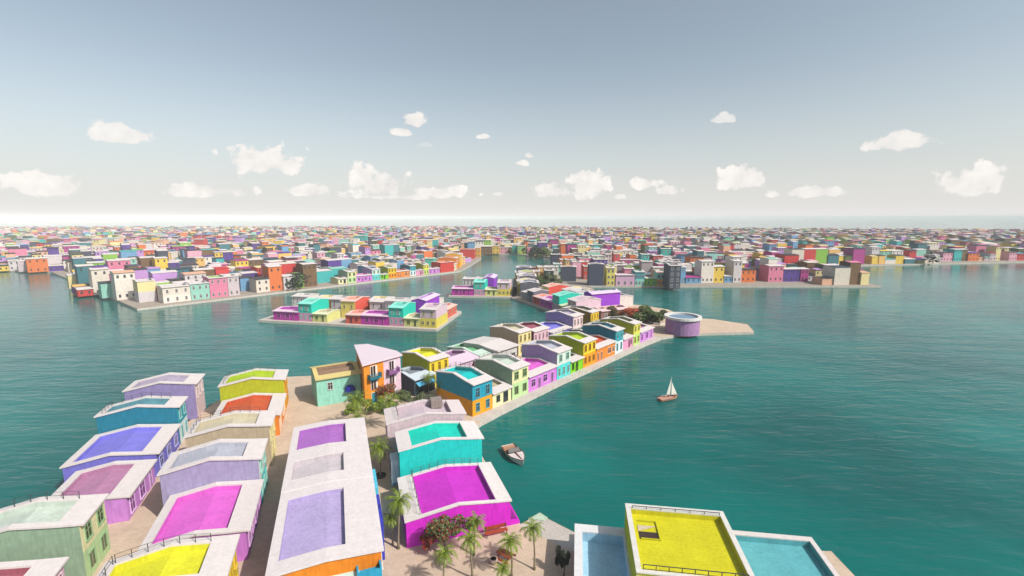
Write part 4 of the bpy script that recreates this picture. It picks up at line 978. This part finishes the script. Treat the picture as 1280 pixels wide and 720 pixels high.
for i, (x, y, r_, lab) in enumerate([(-21.8, 86.6, 1.2, 'left'), (-20.0, 85.9, 1.1, ''), (-17.9, 85.2, 1.2, ''), (-15.9, 84.4, 1.2, '')]):
    tree('garden_shrub', (x, y, .8), 1.6, r_ * 1.25, [GRN2], 40 + i, 900, .14, label=['leftmost garden shrub in front of the dark slate house', 'second garden shrub from the left before the dark slate house', 'third garden shrub from the left before the dark slate house', 'rightmost garden shrub beside the blue house wall'][i], cat='shrub', group='garden shrubs before the slate house', trunk=False, cz=.8)
tree('broad_tree', (-23.0, 93.0, .8), 4.0, 1.5, [GRN], 17, 700, .2, label='green tree between the pink house and the dark slate house')
TIP = [((766, 399), 4.4, 2.3, [BRN], 0, 'olive brown tree below the pink roof, leftmost of the tip'), ((756, 396), 3.4, 1.8, [GRN2], 0, 'grey green bush under the pink roof'), ((788, 400), 5.4, 2.6, [ORG], 0, 'rust orange tree at the tip of the quay'),
       ((803, 401.5), 6.4, 2.9, [GRN], 0, 'tall green tree right of the rust orange tree'), ((813, 402), 5.0, 2.4, [BRN, GRN], .5, 'dark green tree between the two tallest at the tip'), ((824, 404.5), 5.6, 2.8, [GRN, DARK], .3, 'round dark green tree beside the round mauve building'),
       ((777, 402), 3.2, 2.0, [BRN, GRN], .4, 'low olive bush under the rust orange tree')]
for i, (q, h, r_, ms, fl, lab) in enumerate(TIP):
    tree('leafy_tree', at(*q), h * 1.05, r_ * 1.3, ms, 60 + i, 3600, .28, fl, label=lab, cz=h * .5, flat=.8, group='trees at the tip of the near quay')
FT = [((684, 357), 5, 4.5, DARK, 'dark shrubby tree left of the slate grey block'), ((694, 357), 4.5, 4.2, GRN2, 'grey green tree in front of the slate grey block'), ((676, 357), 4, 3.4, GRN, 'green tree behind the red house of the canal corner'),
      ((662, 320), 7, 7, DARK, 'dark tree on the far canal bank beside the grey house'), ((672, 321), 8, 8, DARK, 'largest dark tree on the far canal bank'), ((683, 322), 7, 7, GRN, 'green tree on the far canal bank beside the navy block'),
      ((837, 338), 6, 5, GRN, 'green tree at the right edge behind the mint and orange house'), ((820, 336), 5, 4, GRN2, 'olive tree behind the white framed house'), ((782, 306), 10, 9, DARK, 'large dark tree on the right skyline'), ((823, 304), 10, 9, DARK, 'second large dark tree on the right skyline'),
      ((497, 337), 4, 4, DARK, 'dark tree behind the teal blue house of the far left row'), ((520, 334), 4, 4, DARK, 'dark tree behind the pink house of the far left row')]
for i, (q, h, r_, ms, lab) in enumerate(FT):
    tree('leafy_tree', at(*q), h, r_, [ms], 80 + i, 500, r_ * .13, label=lab, group='trees in the distant districts')

for i, (x, y, r_, h, ms, lab) in enumerate([(-22.6, 80.6, 1.5, 1.8, [GRN2], 'green bush between the orange house and the pale pink house'), (-19.6, 79.0, 1.2, 1.5, [GRN], 'dark green bush behind the left corner of the pale pink house roof'),
                                           (-28.6, 79.4, 1.7, 2.2, [PALM_L], 'yellow green bush at the left edge below the blue awning'), (-27.5, 68.5, 1.5, 1.9, [PALM_L], 'yellow green bush at the left edge by the street roofs')]):
    tree('garden_bush', (x, y, .8), h, r_, ms, 140 + i, 1200, .17, label=lab, cat='shrub', trunk=False, cz=h * .55)
# ------------------------------------------------------------------ benches, picnic table, pot
def bench(loc, rz, col, lab, w=2.6):
    T = empty('bench', loc, rz); mt = paint(col, .6)
    m = MB()
    for k in range(4): m.box(-w / 2, -.25 + k * .14, .43, w / 2, -.14 + k * .14, .48)
    m.build('seat', mt, T)
    m = MB()
    for k in range(3): m.box(-w / 2, .33, .58 + k * .15, w / 2, .37, .70 + k * .15)
    m.build('backrest', mt, T)
    for x in (-w / 2 + .15, w / 2 - .15):
        m = MB(); m.box(x - .04, -.25, 0, x + .04, -.18, .43); m.box(x - .04, .3, 0, x + .04, .36, 1.0); m.box(x - .04, -.25, .36, x + .04, .36, .43); m.build('leg', METAL, T)
    return tag(T, lab, 'bench')
bench((-1.75, 47.15, .8), R(19), (176, 74, 44), 'long red brown bench against the magenta wall')
T = empty('picnic_table', (-.75, 43.3, .8), R(-35))
m = MB()
for k in range(5): m.box(-.9, -.36 + k * .15, .72, .9, -.23 + k * .15, .76)
m.build('table_top', WOOD, T)
for s_ in (-1, 1):
    m = MB(); m.box(-.9, s_ * .72 - .14, .42, .9, s_ * .72 + .14, .46); m.build('seat', WOOD, T)
    m = MB(); m.box(s_ * .6 - .04, -.8, .36, s_ * .6 + .04, .8, .42); m.tube([(s_ * .6, -.62, 0), (s_ * .6, -.2, .72)], [.045, .045], 5); m.tube([(s_ * .6, .62, 0), (s_ * .6, .2, .72)], [.045, .045], 5); m.build('leg', WOOD, T)
tag(T, 'red brown picnic table with attached seats between two palms', 'picnic table')
T = empty('garden_table', (-5.55, 38.95, .8)); m = MB(); m.tube([(0, 0, .70), (0, 0, .76)], [.62, .62], 16); m.build('table_top', WOOD, T, bevel=.01)
m = MB(); m.tube([(0, 0, 0), (0, 0, .04), (0, 0, .06), (0, 0, .7)], [.3, .3, .05, .05], 8); m.build('pedestal', METAL, T)
tag(T, 'small round brown table at the bottom edge below the magenta house', 'table')
m = MB(); m.tube([(0, 0, 0), (0, 0, .1), (0, 0, .45), (0, 0, .6), (0, 0, .6), (0, 0, .45)], [.26, .3, .42, .4, .32, .3], 12)
tag(m.build('plant_pot', paint((214, 186, 176)), loc=at(617, 704.5), smooth=False), 'pale round pot beside the picnic table', 'pot')

# ------------------------------------------------------------------ boats
def hull_mesh(m, L, Wd, Hh, n=12, bot=.35):
    secs = []
    for i in range(n + 1):
        f = i / n; x = -L / 2 + L * f; wv = Wd / 2 * (1 - max(0, (f - .45) / .55) ** 2.2) * (.86 + .14 * min(1, f * 3)); sh = Hh * (1 + .35 * f * f)
        wv = max(wv, .02); secs.append([(x - .0, -wv, sh), (x * .97, -wv * .82, Hh * .3), (x * .94, -wv * bot, -.15), (x * .94, wv * bot, -.15), (x * .97, wv * .82, Hh * .3), (x, wv, sh)])
    vs = [v for s_ in secs for v in s_]; fs = []
    for i in range(n):
        for k in range(5): a = i * 6 + k; fs.append((a, a + 1, a + 7, a + 6))
    fs.append((5, 4, 3, 2, 1, 0)); m.add(vs, fs)
    return secs
bow, stern = Vector((1.65, 62.8, 0)), Vector((-.75, 68.1, 0)); d = bow - stern
T = empty('motor_boat', ((bow + stern) / 2), math.atan2(d.y, d.x)); L = d.length
m = MB(); secs = hull_mesh(m, L, 2.5, .75); m.build('hull', paint((222, 214, 210), .35), T, smooth=False)
m = MB(); n0 = 6
for i in range(n0, 12): a, b = secs[i], secs[i + 1]; m.add([(a[0][0], a[0][1] * .96, a[0][2] - .02), (a[5][0], a[5][1] * .96, a[5][2] - .02), (b[5][0], b[5][1] * .96, b[5][2] - .02), (b[0][0], b[0][1] * .96, b[0][2] - .02)], [(0, 3, 2, 1)])
m.build('fore_deck', paint((238, 224, 222), .4), T)
m = MB(); m.box(secs[n0][0][0], -.04, .8, L / 2 - .35, .04, 1.02); m.build('deck_strip', WOOD, T)
m = MB(); m.box(-L / 2 + .15, -.95, .22, secs[n0][0][0], .95, .3); m.build('cockpit_floor', paint((140, 100, 74), .6), T)
m = MB(); m.box(-L / 2 + .2, -.95, .3, -L / 2 + .75, .95, .72); m.build('seat', paint((196, 150, 120), .6), T)
m = MB(); m.box(-1.4, -.85, .3, -.9, -.15, .75); m.box(-1.4, .15, .3, -.9, .85, .75); m.build('seat', paint((96, 60, 46), .6), T)
m = MB(); m.add([(-.25, -.95, .8), (-.25, .95, .8), (-.6, .85, 1.3), (-.6, -.85, 1.3), (-.2, -.95, .8), (-.2, .95, .8), (-.55, .85, 1.3), (-.55, -.85, 1.3)], [(0, 1, 2, 3), (4, 7, 6, 5), (3, 2, 6, 7), (0, 3, 7, 4), (1, 5, 6, 2)]); m.build('windscreen', glassmat((60, 56, 60)), T)
m = MB(); m.tube([s_[0] for s_ in secs], [.05] * 13, 5); m.tube([s_[5] for s_ in secs], [.05] * 13, 5); m.build('rub_rail', paint((110, 72, 56), .5), T)
tag(T, 'white and brown motor boat floating on the green water below the quay', 'boat')
p = at(835.5, 499.5, 0); T = empty('sail_boat', p, R(25)); m = MB(); secs = hull_mesh(m, 4.6, 1.6, .55); m.build('hull', paint((196, 140, 120), .5), T)
m = MB(); m.box(-2.1, -.6, .25, 1.2, .6, .33); m.build('deck', paint((206, 160, 140), .6), T)
m = MB(); m.tube([(.3, 0, .3), (.55, 0, 4.7)], [.05, .03], 6); m.tube([(.35, 0, 1.0), (-1.8, 0, 1.1)], [.035, .03], 5); m.build('mast', paint((226, 220, 214), .5), T)
m = MB(); m.add([(.33, .02, 1.1), (-.5, .12, 1.15), (.54, .02, 4.5), (.36, -.02, 1.1), (-.5, .08, 1.15), (.55, -.02, 4.5)], [(0, 1, 2), (5, 4, 3)]); m.build('mainsail', paint((238, 236, 226), .7), T)
m = MB(); m.add([(.6, .02, 3.6), (.7, .05, .9), (2.2, .0, .75), (.62, -.02, 3.6), (.72, .01, .9), (2.2, -.04, .75)], [(0, 1, 2), (5, 4, 3)]); m.build('jib', paint((238, 236, 226), .7), T)
tag(T, 'small sailing boat with a narrow white sail at the right on the green water', 'boat')

# ------------------------------------------------------------------ haze
HAZE = 0.00021
m = MB(); m.box(-30500, -400, -3, 30500, 30500, 44)
o = m.build('haze', None) if False else None
me = bpy.data.meshes.new('haze'); me.from_pydata(m.v, [], m.f); o = bpy.data.objects.new('haze', me); S.collection.objects.link(o)
hm = bpy.data.materials.new('haze_air'); hm.use_nodes = True; N = hm.node_tree.nodes
N.remove(N['Principled BSDF']); pv = N.new('ShaderNodeVolumePrincipled'); pv.inputs['Density'].default_value = HAZE; pv.inputs['Color'].default_value = (0.995, 0.985, 0.975, 1); pv.inputs['Anisotropy'].default_value = -0.3
hm.node_tree.links.new(pv.outputs[0], N['Material Output'].inputs['Volume']); me.materials.append(hm); o['kind'] = 'stuff'
S.cycles.volume_bounces = 2

for o in S.collection.objects:
    if o.get('label') and not o.parent and len(o['label'].split()) > 16: print('LONG', o.name, o['label'])
seen = {}
for o in S.collection.objects:
    if o.get('label') and not o.parent: seen.setdefault(o['label'], []).append(o.name)
for k, v in seen.items():
    if len(v) > 1: print('DUP', k, v)
